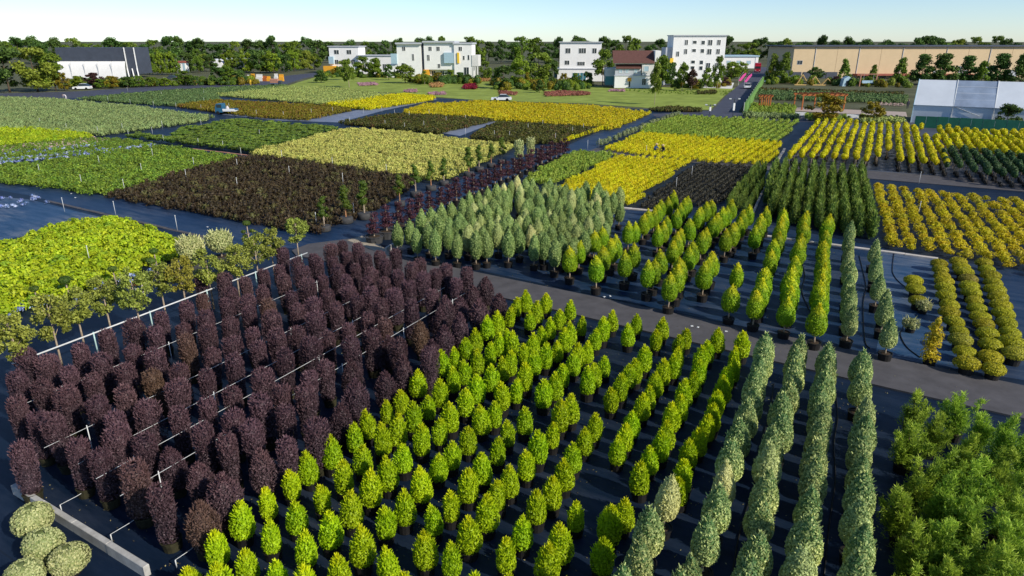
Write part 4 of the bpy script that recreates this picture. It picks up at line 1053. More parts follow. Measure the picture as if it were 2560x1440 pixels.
def ball_group(pts, fol, lite, what, nm, n_single, where):
    d = np.argsort(pts[:, 1])
    rw = rows_of(pts[d[:n_single]], np.array([math.cos(va), math.sin(va)]), 1.05)
    for i, (x, y) in enumerate(pts[d[:n_single]]):
        s = random.uniform(0.9, 1.12)
        r = thing(nm, '%s %s, %s from the front, line %d' % (what, where, nth(rw[i][1]), rw[i][0] + 1), 'tree', (x, y, 0), random.uniform(0, 6), plural(what) + ' ' + where, s)
        obj('foliage', random.choice(fol), r); obj('trunk', TB[0], r); obj('pot', POT_B, r)
    rest = pts[d[n_single:]]
    mass(nm + '_crowns', 'massed ' + plural(what) + ' further back ' + where, 'trees', lite, rest, 0.9, 1.1)
    vv, ff = TB[0], None
    mb = MB()
    for x, y in rest: mb.tube([(x, y, 0.0), (x, y, 1.15)], 0.025, 4)
    tag(mb.build(nm + '_stems', K['bark']), 'thin pale stems under the massed ' + plural(what) + ' ' + where, 'trunks', kind='stuff')
ball_group(bt[~green], BY, [ball_mesh(K['yellowbed'], 30 + i, 56, (3, 6)) for i in range(4)], 'yellow ball-headed tree', 'yellow_ball_tree', 290, 'at the upper right')
ball_group(bt[green], BG, [ball_mesh(K['greenball'], 40 + i, 56, (3, 6)) for i in range(4)], 'dark green ball-headed tree', 'green_ball_tree', 150, 'at the right edge')

# ------------------------------------------------------------------ row of olive-green trees at the left, with pipe rail
def loose_tree(name, mat, h, r, z0, seed, n=34, leaf=0.12):
    rg = random.Random(seed)
    bl = []
    for k in range(n):
        a = rg.uniform(0, 6.28); q = r * math.sqrt(rg.uniform(0.02, 1)); t = rg.uniform(0, 1)
        fz = math.sin(math.pi * (0.12 + 0.8 * t)) ** 0.7
        s = rg.uniform(0.16, 0.3) * r / 0.75
        bl.append((q * math.cos(a) * fz, q * math.sin(a) * fz, z0 + (h - z0) * t, s, s, s * rg.uniform(0.7, 1.1)))
    return clump_crown(name, mat, bl, 1900, leaf, leaf * 0.6, seed, 0.75, 0.2, 0.9, 0), bl
def branch_mesh(bl, z0, z1, r0, mat, seed, k=9, lean=(0, 0)):
    rg = random.Random(seed)
    mb = MB()
    mb.tube([(0, 0, 0), (lean[0] * .5, lean[1] * .5, z0 * 0.5), (lean[0], lean[1], z0), (lean[0], lean[1], z1)], [r0, r0 * .85, r0 * .7, r0 * .25], 7)
    for b in rg.sample(bl, min(k, len(bl))):
        zs = max(z0 * 0.9, min(b[2] - 0.15, z1 * 0.95))
        mb.tube([(lean[0], lean[1], zs - 0.25), ((b[0] + lean[0]) * .5, (b[1] + lean[1]) * .5, (zs + b[2]) / 2), (b[0], b[1], b[2])], [r0 * .4, r0 * .25, r0 * .1], 5)
    return mb.mesh('trunk', mat, True)
OT = [loose_tree('crown', K['street'], 3.1, 0.7, 1.5, 820 + i) for i in range(5)]
OTT = [branch_mesh(OT[i][1], 1.5, 2.8, 0.05, K['bark'], 30 + i) for i in range(5)]
ot = [((70, 985), (25, 785)), ((157, 920), (105, 738)), ((213, 872), (178, 718)), ((283, 850), (248, 690)), ((358, 850), (322, 668)), ((417, 800), (392, 660)), ((470, 790), (450, 645)), ((535, 772), (515, 622)), ((600, 745), (580, 610)), ((650, 720), (640, 578)), ((689, 708), (683, 570)), ((747, 645), (740, 546))]
for k, (b, a) in enumerate(ot):
    p = Vector(G(*b))
    lo, hi = 0.5, 6.0
    for _ in range(30):
        m = (lo + hi) / 2
        q = G(a[0], a[1], m)
        if q[1] > p.y: lo = m
        else: hi = m
    hh = max(2.3, min(3.5, lo))
    r = thing('olive_green_tree', 'slender olive-green tree on a pale trunk behind the pipe rail, %s from the left' % nth(k), 'tree', p, random.uniform(0, 6), 'row of olive-green trees', (1, 1, hh / 3.2))
    obj('crown', OT[k % 5][0], r); obj('trunk', OTT[k % 5], r)
# pipe rail
def rail(a, b, z, rad, mat, posts, label, pm=None):
    p, q = Vector(G(*a, z)), Vector(G(*b, z))
    r = thing('pipe_rail', label, 'rail', (p.x, p.y, 0))
    o = Vector((p.x, p.y, 0))
    MB().tube([p - o, q - o], rad, 6).build('rail', mat, r, True)
    for t in posts:
        c = p.lerp(q, t) - o
        MB().tube([(c.x, c.y, 0), (c.x, c.y, z + 0.06)], rad * 0.9, 6).build('post', pm or mat, r, True)
    return r
rail((30, 910), (768, 632), 1.15, 0.035, K['pipe'], [0.02, 0.2, 0.365, 0.56, 0.755, 0.97], 'thick white pipe rail in front of the olive-green trees', K['pipe_teal'])
wd = np.array([math.cos(R(62)), math.sin(R(62))])
wire_px = [((150, 1262), 0.25, 1.4), ((276, 1336), 0.25, 1.6), ((110, 1120), 1.25, 16), ((195, 1160), 1.25, 17), ((240, 1197), 1.25, 18), ((300, 1240), 1.25, 18), ((438, 1400), 0.25, 1.2), ((60, 1010), 1.25, 15.5)]
for k, ((x, y), z, L_) in enumerate(wire_px):
    p = G(x, y, z)
    r = thing('support_wire', 'thin white support pipe between the purple shrubs, %s counted in this row order' % nth(k) if L_ > 3 else ['short white pipe end on the ground beside the purple shrub pots, left', 'short white pipe end on the ground in front of the purple shrubs, centre', 'short white pipe end beside the first golden cone'][[0, 1, 6].index(k)], 'pipe', (p[0], p[1], 0))
    e = (wd[0] * L_, wd[1] * L_, z)
    MB().tube([(0, 0, z), (e[0] * .33, e[1] * .33, z - 0.02), (e[0] * .66, e[1] * .66, z), e], 0.009, 5).build('pipe', K['pipe'], r, True)
    n = max(1, int(L_ / 4.2))
    for j in range(n + 1):
        t = (0.0 if L_ < 3 else (j + 0.3) / (n + 0.6))
        MB().tube([(e[0] * t, e[1] * t, 0), (e[0] * t, e[1] * t, z + (0.08 if L_ > 3 else 0))], 0.016, 5).build('post', K['pipe'], r, True)
        if L_ < 3: break
# pale variegated globe trees and little topiaries near the lime bed
PT['globe'] = crown_profile('globe_foliage', K['cream'], lambda t: 0.78 * math.sqrt(max(0, 1 - (abs(t - 0.48) / 0.53) ** 2.3)), 0.75, 1.35, 1700, 0.15, 0.08, 92, 0.3, 0.8, 0.8, 0.8, 160, bump=0.15)
for (x, y), w in (((475, 618), 'left'), ((549, 603), 'right')):
    p = G(x, y, 1.35)
    put_plant('globe', 'cream_globe_tree', PT['globe'], (p[0], p[1], 0), 'cream-leaved globe tree behind the olive-green trees, the %s of two' % w, 'tree', None, POT_TUB, trunk_mesh(0.3, 1.2, 0.06, 0.05, K['bark'], 3), 0.95)
lol = [((616, 558), 2.1, 0.27, 'tall one beside the blue aisle'), ((162, 700), 1.0, 0.36, 'widest in front of the lime bed'), ((281, 672), 1.1, 0.28, 'second before the lime bed'), ((384, 628), 1.2, 0.28, 'rear of the lime-bed pair'), ((378, 652), 0.9, 0.3, 'front of the lime-bed pair'), ((85, 722), 1.0, 0.27, 'leftmost before the lime bed')]
for k, ((x, y), zc, rr_, w) in enumerate(lol):
    p = G(x, y, zc)
    bl = [(0, 0, zc, rr_, rr_, rr_ * 0.62)]
    if k == 0: bl += [(-0.26, 0, zc - 0.55, .17, .17, .12), (0.24, 0.05, zc - 0.5, .17, .17, .12), (-0.2, 0.1, zc - 0.85, .2, .2, .12)]
    r = thing('lollipop_topiary', 'dark green clipped topiary head on a stem, ' + w, 'topiary', (p[0], p[1], 0), 0, 'lollipop topiaries')
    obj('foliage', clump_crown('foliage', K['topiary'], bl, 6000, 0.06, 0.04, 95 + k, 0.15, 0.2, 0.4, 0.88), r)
    obj('trunk', MB().tube([(0.05, 0, 0), (0.02, 0, zc * 0.5), (0, 0, zc)], [0.045, 0.04, 0.03], 6).mesh('trunk', K['bark'], True), r)
    if k == 0: obj('branch', MB().tube([(-0.22, 0, zc - 0.58), (0.02, 0, zc - 0.8), (0.22, 0.05, zc - 0.55)], 0.02, 5).mesh('branch', K['bark'], True), r)

# ------------------------------------------------------------------ maroon trees and cloud-pruned trees along the aisle
MT = []
for i in range(4):
    rg = random.Random(40 + i)
    bl = [(rg.uniform(-.1, .1), rg.uniform(-.1, .1), 0.75 + 0.32 * k, 0.46 - 0.07 * k + rg.uniform(-.05, .05), 0.46 - 0.07 * k, 0.17) for k in range(4)]
    MT.append((clump_crown('crown', K['maroon'], bl, 2000, 0.13, 0.06, 840 + i, 0.6, 0.1, 0.8, 0.35), branch_mesh(bl, 0.6, 1.85, 0.055, K['bark'], 50 + i, 4)))
for k, (x, y) in enumerate(row_px((938, 607), (1412, 393), 27, 0.0)):
    r = thing('maroon_tree', 'small tiered maroon tree along the blue aisle, %s from the near end' % nth(k), 'tree', (x, y, 0), random.uniform(0, 6), 'maroon trees along the aisle', random.uniform(1.1, 1.3))
    obj('crown', MT[k % 4][0], r); obj('trunk', MT[k % 4][1], r)
    q = obj('pot', POT_TUB if k < 3 else POT_T, r); obj('soil', SOILS[id(POT_TUB if k < 3 else POT_T)], q)
CT = []
for i in range(4):
    rg = random.Random(60 + i)
    bl = []
    for k in range(11):
        t = k / 10
        a = rg.uniform(0, 6.28); q = rg.uniform(0.05, 0.42) * (1.1 - 0.8 * t)
        s = rg.uniform(0.2, 0.32)
        bl.append((q * math.cos(a), q * math.sin(a), 1.2 + 1.4 * t, s, s, s * 0.8))
    CT.append((clump_crown('crown', K['cloudgreen'], bl, 1500, 0.09, 0.05, 860 + i, 0.3, 0.3, 0.5, 0.75), branch_mesh(bl, 1.0, 2.3, 0.07, K['bark_red'] if i % 2 else K['bark'], 70 + i, 9)))
BAG = MB().lathe([(0.42, 0), (0.5, 0.08), (0.5, 0.42), (0.46, 0.46), (0.3, 0.47)], 10).mesh('pot', K['bag'], True)
ct = [(812, 578), (866, 558), (912, 548), (1000, 515), (1040, 492), (1078, 476), (1110, 463), (1172, 442), (1198, 428), (1228, 418), (1255, 408)]
for k, (x, y) in enumerate(ct):
    p = G(x, y)
    r = thing('cloud_pruned_tree', 'cloud-pruned tree with bare stems in a grey bag, %s from the near end' % nth(k), 'tree', p, random.uniform(0, 6), 'cloud-pruned trees', random.uniform(0.92, 1.1))
    obj('crown', CT[k % 4][0], r); obj('trunk', CT[k % 4][1], r); obj('pot', BAG, r)
PV = crown_profile('crown', K['cream'], column(0.5), 0.8, 1.9, 900, 0.15, 0.09, 93, 0.3, 0.6, 0.8, 0.75, 60, bump=0.2)
for (x, y), w in (((1297, 412), 'left'), ((1326, 404), 'right')):
    put_plant('pv', 'cream_column_tree', PV, G(x, y), 'cream-leaved column tree at the corner of the pale yellow bed, the %s of two' % w, 'tree', None, POT_TUB, TR_G[0], 1.0)

# ------------------------------------------------------------------ sprinkler risers, hoses
RIS = MB().tube([(0, 0, 0), (0, 0, 1.25)], 0.02, 5).mesh('sprinkler_riser', K['pipe'], True)
RIH = MB().lathe([(0.03, 1.25), (0.045, 1.27), (0.02, 1.33)], 6).mesh('nozzle', K['pipe'])
ris = Z(80, 140, 4.235, [(95, 740), (375, 800), (705, 835), (1030, 880), (1400, 930), (1385, 770), (1795, 750), (965, 800), (1280, 840), (1770, 970), (2030, 1000), (2220, 1080), (2415, 870), (1285, 1090), (720, 1170), (1170, 1260), (1720, 1190), (90, 1270), (535, 1390), (1640, 1330), (2180, 1210), (985, 1440), (2180, 1420), (810, 490), (1045, 520), (1290, 540), (1530, 560), (1795, 580), (1825, 500), (1015, 380), (1375, 430), (1825, 420), (2090, 560), (2380, 640)])
ris += Z(680, 140, 4.235, [(125, 660), (420, 630), (645, 610), (970, 620), (1165, 600), (825, 730), (1200, 760), (1300, 640), (1405, 790), (1455, 660), (1610, 770), (1845, 720), (2050, 700), (2050, 850), (1665, 640), (2355, 880), (2515, 890), (190, 1290), (755, 1370), (645, 1190), (1215, 1270), (110, 1110)])
ris += Z(1280, 140, 4.235, [(170, 800), (325, 760), (640, 840), (755, 800), (460, 910), (800, 990), (1420, 1050), (920, 970), (1900, 1290), (1735, 1420)])
ris += [(162, 530), (290, 540), (444, 578), (792, 570), (886, 545), (2297, 460), (2295, 540), (226, 660)]
ris = dedup(ris, 8)
for k, (x, y) in enumerate(ris):
    p = G(x, y)
    r = thing('sprinkler_riser', 'thin white sprinkler riser standing among the shrub beds', 'pipe', p, 0, 'white sprinkler risers in the beds', 0.9)
    obj('riser', RIS, r); obj('nozzle', RIH, r)
def hose(pxs, label):
    pts = [G(x, y) for x, y in pxs]
    o = pts[0]
    P_ = []
    for i in range(len(pts) - 1):
        for t in np.linspace(0, 1, 6, endpoint=False):
            a, b, c, d = [np.array(pts[max(0, min(len(pts) - 1, i + j))]) for j in (-1, 0, 1, 2)]
            P_.append(0.5 * ((2 * b) + (c - a) * t + (2 * a - 5 * b + 4 * c - d) * t * t + (3 * b - a - 3 * c + d) * t ** 3))
    P_.append(np.array(pts[-1]))
    tag(MB().tube([(q[0] - o[0], q[1] - o[1], 0.03) for q in P_], 0.022, 5).build('hose', K['hose'], None, True, o), label, 'hose')
hose([(2236, 628), (2231, 670), (2235, 690), (2255, 712), (2300, 740)], 'black irrigation hose curving left of the three loose saucer shrubs')
hose([(2274, 800), (2252, 830), (2255, 850), (2270, 872), (2300, 895)], 'black irrigation hose curving left of the amber conifer')
hose([(2148, 640), (2160, 690), (2165, 720), (2158, 760), (2162, 850), (2175, 872)], 'black irrigation hose between the two variegated column rows')
hose([(2000, 640), (2012, 690), (2005, 730), (2025, 780), (2045, 830)], 'black irrigation hose left of the last golden topiary row')
hose([(2090, 990), (2094, 1050), (2085, 1110), (2088, 1200), (2075, 1300), (2060, 1440)], 'black irrigation hose right of the fourth variegated row')
hose([(1935, 960), (1925, 1030), (1900, 1120), (1885, 1210), (1850, 1330), (1830, 1440)], 'black irrigation hose left of the third variegated row')
# scraps and debris near the sand
for k, (x, y) in enumerate([(1730, 815), (1745, 818), (1800, 830), (1815, 828), (1510, 742), (1525, 740), (1860, 840), (188, 492), (178, 482), (518, 565)]):
    p = G(x, y, 0.08)
    tag(MB().box(-.07, .06, -.04, .05, 0, .03, 0.01).build('plastic_scrap', K['pipe'], None, False, (p[0], p[1], 0.07 if y > 600 else 0.005), k), 'tiny white plastic scrap lying on the road or sheet', 'litter', 'white plastic scraps')

# fallen leaves and crumbs of soil on the fabric
def litter(name, polypx, n, mats, label):
    poly = [G2(x, y, 0) for x, y in polypx]
    q = np.array(poly); lo, hi = q.min(0), q.max(0)
    w = rng.uniform(lo, hi, size=(n * 3, 2)); w = w[in_poly(w, poly)][:n]
    m = len(w)
    P_ = np.concatenate([w, np.full((m, 1), 0.022 if n > 500 else 0.09)], 1)
    Vl, Fl = leaf_quads(P_, np.tile([0, 0, 1.0], (m, 1)), 0.06, 0.03, rng, 0, 0.25)
    Vl[:, 2] = np.maximum(Vl[:, 2], 0.012 if n > 500 else 0.076)
    tag(obj(name, mesh_np(name, Vl, Fl, mats, {'tint': rep(rng.uniform(0, 1, m)), 'hgt': np.zeros(4 * m), 'rnd': rep(rng.uniform(0, 1, m))})), label, 'leaf litter', None, 'stuff')
K['litter'] = M_leaf('fallen_leaf', (0.10, 0.07, 0.035), (0.34, 0.30, 0.14), None, 0.8, 1, 0.1, 0.3)
litter('leaf_litter', [(300, 1440), (1280, 760), (2230, 985), (2230, 1440)], 1300, K['litter'], 'scattered fallen leaves between the golden cone shrubs')
litter('leaf_litter', [(40, 1440), (40, 900), (760, 640), (1250, 760), (470, 1440)], 1100, K['litter'], 'scattered fallen leaves under the purple shrubs')
litter('leaf_litter', [(1010, 650), (1560, 520), (2500, 640), (2500, 950)], 1300, K['litter'], 'scattered fallen leaves under the topiary beyond the road')
litter('leaf_litter', [(760, 640), (1250, 745), (2487, 1030), (2487, 955), (1000, 642)], 160, K['litter'], 'a few fallen leaves on the near road')
# ------------------------------------------------------------------ buildings at the back
class Facade:
    """a building set out from its ground line; local x along the front, y into depth, z up"""
    def __init__(s, name, label, x0, x1, yb, cat='building', rz=0.0):
        s.xc, s.yb, s.s = (x0 + x1) / 2, yb, pxm(yb)
        s.r = thing(name, label, cat, G(s.xc, yb), rz)
    def X(s, x): return (x - s.xc) / s.s
    def Zc(s, y): return (s.yb - y) / s.s * 0.957
    def block(s, part, x0, x1, y0, y1, d0, d1, mat, parent=None):
        return MB().box(s.X(x0), s.X(x1), d0, d1, max(0, s.Zc(y1)), s.Zc(y0)).build(part, mat, parent or s.r)
    def window(s, x0, x1, y0, y1, d, pane='glass', frame='white', bars=1, part='window'):
        a, b, c, e = s.X(x0), s.X(x1), s.Zc(y1), s.Zc(y0)
        f = 0.09
        mb = MB()
        mb.box(a - f, b + f, d - 0.07, d + 0.02, c - f, c).box(a - f, b + f, d - 0.07, d + 0.02, e, e + f)
        mb.box(a - f, a, d - 0.07, d + 0.02, c, e).box(b, b + f, d - 0.07, d + 0.02, c, e)
        for i in range(bars):
            m = a + (b - a) * (i + 1) / (bars + 1)
            mb.box(m - 0.04, m + 0.04, d - 0.06, d + 0.02, c, e)
        w = mb.build(part, K[frame], s.r)
        MB().box(a, b, d - 0.025, d + 0.02, c, e).build('pane', K[pane], w)
        return w
# villa 1 (left)
b = Facade('white_villa', 'white villa with an orange box bay, partly hidden by lawn trees at centre left', 815, 985, 184, rz=R(-6))
b.block('wall', 825, 900, 118, 184, 0, 9, K['white']); b.block('wing', 900, 985, 140, 186, -1.2, 8, K['white']); b.block('bay', 812, 842, 165, 178, -2.4, -0.004, K['orange'])
b.block('roof', 822, 903, 116, 118, -0.4, 9.4, K['greywall']); b.block('roof', 897, 988, 138, 140, -1.6, 8.4, K['greywall'])
for x in (838, 856, 880): b.window(x, x + 9, 150, 161, 0)
for x in (838, 870): b.window(x, x + 12, 126, 136, 0)
for x in (912, 940, 962): b.window(x, x + 8, 160, 176, -1.2)
b.block('blue_box', 824, 836, 142, 160, -1.0, -0.004, K['blueglass'])
# villa 2
b = Facade('white_villa', 'large white villa with pale blue and yellow box windows behind the rose beds', 962, 1200, 195, rz=R(-5))
b.block('wing', 964, 1002, 162, 194, 0.2, 9, K['white']); b.block('wall', 994, 1055, 112, 194, 0, 10, K['white']); b.block('link', 1055, 1062, 116, 194, 0.8, 9, K['darkgrey'])
b.block('wall', 1062, 1138, 108, 174, 0, 10, K['white']); b.block('recess', 1064, 1136, 174, 195, 1.5, 9, K['offwhite']); b.block('orange_wall', 1060, 1073, 174, 195, -0.3, 1.4, K['orange'])
b.block('wall', 1138, 1182, 112, 195, -0.6, 9, K['white']); b.block('porch', 1182, 1198, 138, 165, -0.8, 6, K['offwhite'])
for x in (1183, 1188, 1194): b.block('column', x, x + 3, 165, 193, -0.7, -0.2, K['offwhite'])
b.block('blue_box', 1113, 1137, 132, 158, -0.9, -0.004, K['blueglass']); b.block('yellow_fin', 1146, 1151, 132, 158, -1.0, -0.604, K['yellow']); b.block('blue_box', 979, 994, 135, 160, -0.5, 0.196, K['blueglass'])
for r_ in ((992, 1058, 110), (1060, 1140, 106), (1136, 1184, 110)): b.block('roof', r_[0], r_[1], r_[2] - 2, r_[2] + 2, -0.9, 10.3, K['greywall'])
b.window(1096, 1102, 160, 170, 0); b.window(1070, 1076, 138, 152, 0); b.window(1032, 1037, 136, 152, 0); b.window(984, 987, 174, 188, 0.2, bars=0, part='door')
b.window(1005, 1012, 158, 168, 0); b.window(1162, 1174, 168, 188, -0.6); b.window(1160, 1164, 140, 150, -0.6, bars=0); b.window(1172, 1176, 138, 150, -0.6, bars=0)
for x in (1078, 1100, 1120): b.window(x, x + 9, 178, 192, 1.5)
for x in (1008, 1074, 1094, 1150): b.window(x, x + 8, 118, 128, 0 if x < 1140 else -0.6)
# house 3: left block with glazed ground floor
b = Facade('white_house', 'white two-storey house with a glazed ground floor behind purple flowers', 1392, 1520, 205, rz=R(-4))
b.block('wall', 1398, 1500, 108, 171, 0, 10, K['white']); b.block('ground_storey', 1393, 1520, 172, 203, -0.6, 10, K['white']); b.block('cornice', 1392, 1521, 171, 173, -0.8, 10.2, K['greywall'])
b.block('roof', 1395, 1503, 106, 108, -0.5, 10.5, K['greywall'])
b.window(1411, 1422, 152, 162, 0); b.window(1442, 1460, 155, 164, 0, bars=3); b.window(1477, 1481, 157, 162, 0, bars=0)
b.window(1431, 1448, 182, 200, -0.6, 'teal', bars=2); b.window(1450, 1464, 182, 200, -0.6, 'teal', bars=1); b.window(1471, 1480, 190, 203, -0.6, bars=0, part='door'); b.window(1412, 1424, 122, 134, 0); b.window(1445, 1462, 122, 134, 0, bars=2); b.window(1478, 1488, 122, 134, 0)
b.block('side_bay', 1385, 1392.8, 170, 195, 1, 8, K['teal'])
# house 4: gabled with brown roofs
b = Facade('brown_roofed_house', 'white house with two stepped brown roofs and an orange-topped door', 1528, 1645, 221, rz=R(-4))
b.block('wall', 1536, 1640, 190, 220, 0, 9, K['white']); b.block('upper_wall', 1536, 1600, 170.5, 188, 0.05, 9, K['greywall']); b.block('upper_wall', 1602, 1632, 161, 188, 0.05, 9, K['offwhite']); b.block('string_course', 1534, 1638, 188, 190, -0.15, 9, K['greywall'])
b.block('shaded_side', 1514, 1535.8, 172, 192, 2.5, 9, K['greywall']); b.block('side_wall_base', 1514, 1535.8, 192, 214, 2.5, 9, K['teal']); b.block('gable_wall', 1632.2, 1646, 128, 188, 0.3, 9, K['white'])  # left side wall: its blue-grey is shade put into the colour
def roof(x0, x1, ylow, yhigh, d0, d1, nm):
    a, c, zl, zh = b.X(x0), b.X(x1), b.Zc(ylow), b.Zc(yhigh)
    n = 9
    rt = MB().add([(a, d0, zl), (c, d0, zl), (c, d1, zh), (a, d1, zh), (a, d0, zl - .12), (c, d0, zl - .12), (c, d1, zh - .12), (a, d1, zh - .12)],
             [(0, 1, 2, 3), (7, 6, 5, 4), (0, 4, 5, 1), (1, 5, 6, 2), (2, 6, 7, 3), (3, 7, 4, 0)]).build(nm, K['brownroof'], b.r)
roof(1538, 1600, 171, 157, -0.4, 2.6, 'roof'); b.block('eave', 1536, 1634, 158.5, 160.5, -0.1, 9, K['white']); roof(1530, 1632, 158, 128, -0.3, 4.6, 'roof')
b.window(1571, 1575, 203, 218, 0, bars=0, part='door'); b.block('door_hood', 1568, 1577, 194, 203, -0.35, -0.004, K['orange']); b.window(1604, 1613, 197, 212, 0)
for x in (1546, 1562, 1584): b.window(x, x + 7, 174, 182, 0.05, 'blueglass')
b.window(1607, 1618, 166, 178, 0.05, 'blueglass', bars=0)
# apartment 5
b = Facade('white_apartment_block', 'tall white apartment block with dark window strips left of the far road', 1668, 1803, 214, rz=R(-3))
b.block('wall', 1676, 1803, 92, 213, 0, 11, K['white']); b.block('yellow_fin', 1670, 1678, 146, 158, -0.8, -0.004, K['yellow']); b.block('roof', 1674, 1805, 90, 92, -0.4, 11.4, K['greywall']); b.block('side_block', 1660, 1675.8, 120, 213, 1, 9, K['greywall'])
for y in (104, 124, 152, 166): b.window(1723, 1732, y, y + 7, 0, bars=0); b.window(1744, 1752, y, y + 9, 0, bars=0)
for y in (102, 124, 158): b.window(1704, 1711, y, y + 12, 0); b.window(1760, 1770, y, y + 13, 0); b.window(1782, 1790, y, y + 12, 0)
for x in (1756, 1762, 1768): b.window(x, x + 3.5, 175, 181, 0, bars=0); b.window(x, x + 3.5, 184, 190, 0, bars=0)
b.window(1772, 1782, 188, 192, 0, bars=0); b.window(1685, 1692, 130, 142, 0)
# far pale sheds, greenhouse at left, small hut
b = Facade('pale_shed', 'pale blue-white far shed beyond the green trees by the road', 1795, 1895, 172)
b.block('wall', 1800, 1893, 142, 171, 0, 16, K['film']); b.block('roof', 1797, 1895, 139, 142, -0.5, 16.5, K['blueglass']); b.block('corner', 1886, 1893, 142, 171, -0.15, -0.004, K['white'])
for x in (1815, 1840, 1865): b.window(x, x + 10, 152, 160, 0, 'blueglass', 'offwhite')
b = Facade('tan_warehouse', 'long tan warehouse behind the dark trees at upper right', 1970, 2680, 196, rz=R(0))
for i in range(13):
    x0 = 1976 + i * 54
    b.block('panel', x0 + 0.25, x0 + 53.75, 118, 196, 0 + 0.02 * (i % 2), 0.4, K['tan'])
for i in range(6): MB().tube([(b.X(2029.5 + i * 108), -0.1, 0), (b.X(2029.5 + i * 108), -0.1, b.Zc(119))], 0.12, 6).build('downpipe', K['greywall'], b.r)
for i in range(4): b.window(2330 + i * 62, 2352 + i * 62, 176, 195, -0.02, 'greywall', 'darkgrey', bars=0, part='door')
b.block('rear_wall', 1977, 2677, 119, 196, 0.5, 26, K['tan']); b.block('roof', 1968, 2685, 115, 118, -0.8, 27, K['darkgrey'])
b.block('canopy', 2130, 2300, 184, 188, -3.5, -0.004, K['redbrown']); b.block('canopy', 2310, 2420, 184, 188, -3.5, -0.004, K['redbrown'])
for i, x in enumerate((1974, 2006, 2035, 2064)): b.block('base_panel', x, x + 27, 180, 196, -0.25, -0.004, K['darkgrey'])
b.window(1988, 2000, 152, 161, 0, 'glass', 'greywall'); b.window(2390, 2400, 166, 174, 0, 'glass', 'greywall'); b.window(2460, 2470, 168, 176, 0)
for i in range(6): b.window(2150 + i * 24, 2166 + i * 24, 190, 195, 0.0, 'glass', 'greywall', bars=1)
# greenhouse: white barrel side, dark roof net above
b = Facade('barrel_greenhouse', 'white barrel-sided greenhouse with a dark roof behind the left tree', 150, 345, 196, 'greenhouse', rz=R(2))
w_, hh = b.X(316) - b.X(150), b.Zc(154)
for i in range(5):
    xa = b.X(150) + w_ * i / 5; xb = b.X(150) + w_ * (i + 1) / 5 - 0.05
    prof = [(1.2 * (1 - math.cos(t)) , hh * math.sin(t)) for t in np.linspace(0, math.pi / 2, 9)]
    vv = [(x, y, z) for x in (xa, xb) for y, z in prof]
    n = len(prof)
    MB().add(vv, [(i_, i_ + 1, n + i_ + 1, n + i_)[::-1] for i_ in range(n - 1)]).build('film_panel', K['film'], b.r, True)
    if i: MB().box(xa - 0.12, xa, -0.06, 0.02, 0, hh * 0.9).build('rib', K['greywall'], b.r)
b.block('roof_net', 150, 316, 120, 153.6, 1.3, 12, K['darkgrey']); b.block('end_bay', 317, 343, 120, 186, 1.2, 12, K['darkgrey'])
for x in (318, 330, 342): MB().tube([(b.X(x), 0.9, b.Zc(172)), (b.X(x + 4), 0.2, 0)], 0.22, 6).build('strut', K['white'], b.r)
for x in (318, 342): b.block('post', x - 1, x + 1, 120, 186, 0.9, 1.19, K['white'])
b = Facade('white_hut', 'tiny white hut with a red roof edge inside the green hedge at left', 441, 467, 182, 'hut')
b.block('wall', 443, 465, 157, 181, 0, 3.5, K['white']); b.block('roof', 441, 467, 153, 157, -0.3, 3.8, K['redbrown']); b.block('side_panel', 460, 465, 158, 178, -0.1, -0.004, K['blueglass']); b.window(447, 452, 166, 178, 0, bars=0, part='door')
b = Facade('barrel_greenhouse', 'small white barrel roof peeping over trees left of centre', 525, 610, 172, 'greenhouse')
prof = [(b.X(527), 0), (b.X(527), b.Zc(152)), (b.X(532), b.Zc(148)), (b.X(548), b.Zc(150)), (b.X(557), b.Zc(158)), (b.X(560), 0)]
MB().prism(prof, 0, 9).build('film_cover', K['film'], b.r); b.block('shed', 561, 608, 150, 171, 0.5, 9, K['darkgrey']); b.block('shed_roof', 559.5, 610, 146, 150, 0, 9.4, K['greywall'])
# ------------------------------------------------------------------ marquee tent and green fence
p0 = G(2276, 306)
tent = thing('marquee_tent', 'white marquee tent with a clear roof bay behind the green fence', 'tent', p0, UA)
EH, RH, DP, BL = 2.9, 6.7, 9.0, 5.6
for i in range(6):
    a, c = i * BL + 0.03, (i + 1) * BL - 0.03
    m = K['tent_clear'] if i == 1 else K['tent']
    for nm, q in (('roof_panel', [(a, -0.15, EH), (c, -0.15, EH), (c, DP / 2, RH), (a, DP / 2, RH)]), ('roof_panel', [(a, DP / 2, RH), (c, DP / 2, RH), (c, DP + .15, EH), (a, DP + .15, EH)])):
        o = MB().add(q + [(x, y, z - 0.05) for x, y, z in q], [(0, 1, 2, 3), (7, 6, 5, 4), (0, 4, 5, 1), (1, 5, 6, 2), (2, 6, 7, 3), (3, 7, 4, 0)]).build(nm, m, tent)
    if i == 1:
        for k in (1, 2, 3):
            t = k / 4
            MB().tube([(a, DP / 2 * t, EH + (RH - EH) * t + 0.04), (c, DP / 2 * t, EH + (RH - EH) * t + 0.04)], 0.05, 5).build('purlin', K['tent'], tent)
    MB().box(a, c, 0, 0.05, 0, EH - 0.03).build('side_wall', K['tent'], tent)
    MB().box(a, c, DP - 0.05, DP, 0, EH - 0.03).build('side_wall', K['tent'], tent)
for i in range(7):
    x = i * BL
    MB().tube([(x, -0.08, 0), (x, -0.08, EH), (x, DP / 2, RH + 0.06), (x, DP + 0.08, EH), (x, DP + 0.08, 0)], 0.075, 6).build('frame', K['metal'] if i > 0 else K['blueglass'], tent)
gb = [(0, 0, 0), (0, DP, 0), (0, DP, EH), (0, DP / 2, RH), (0, 0, EH)]
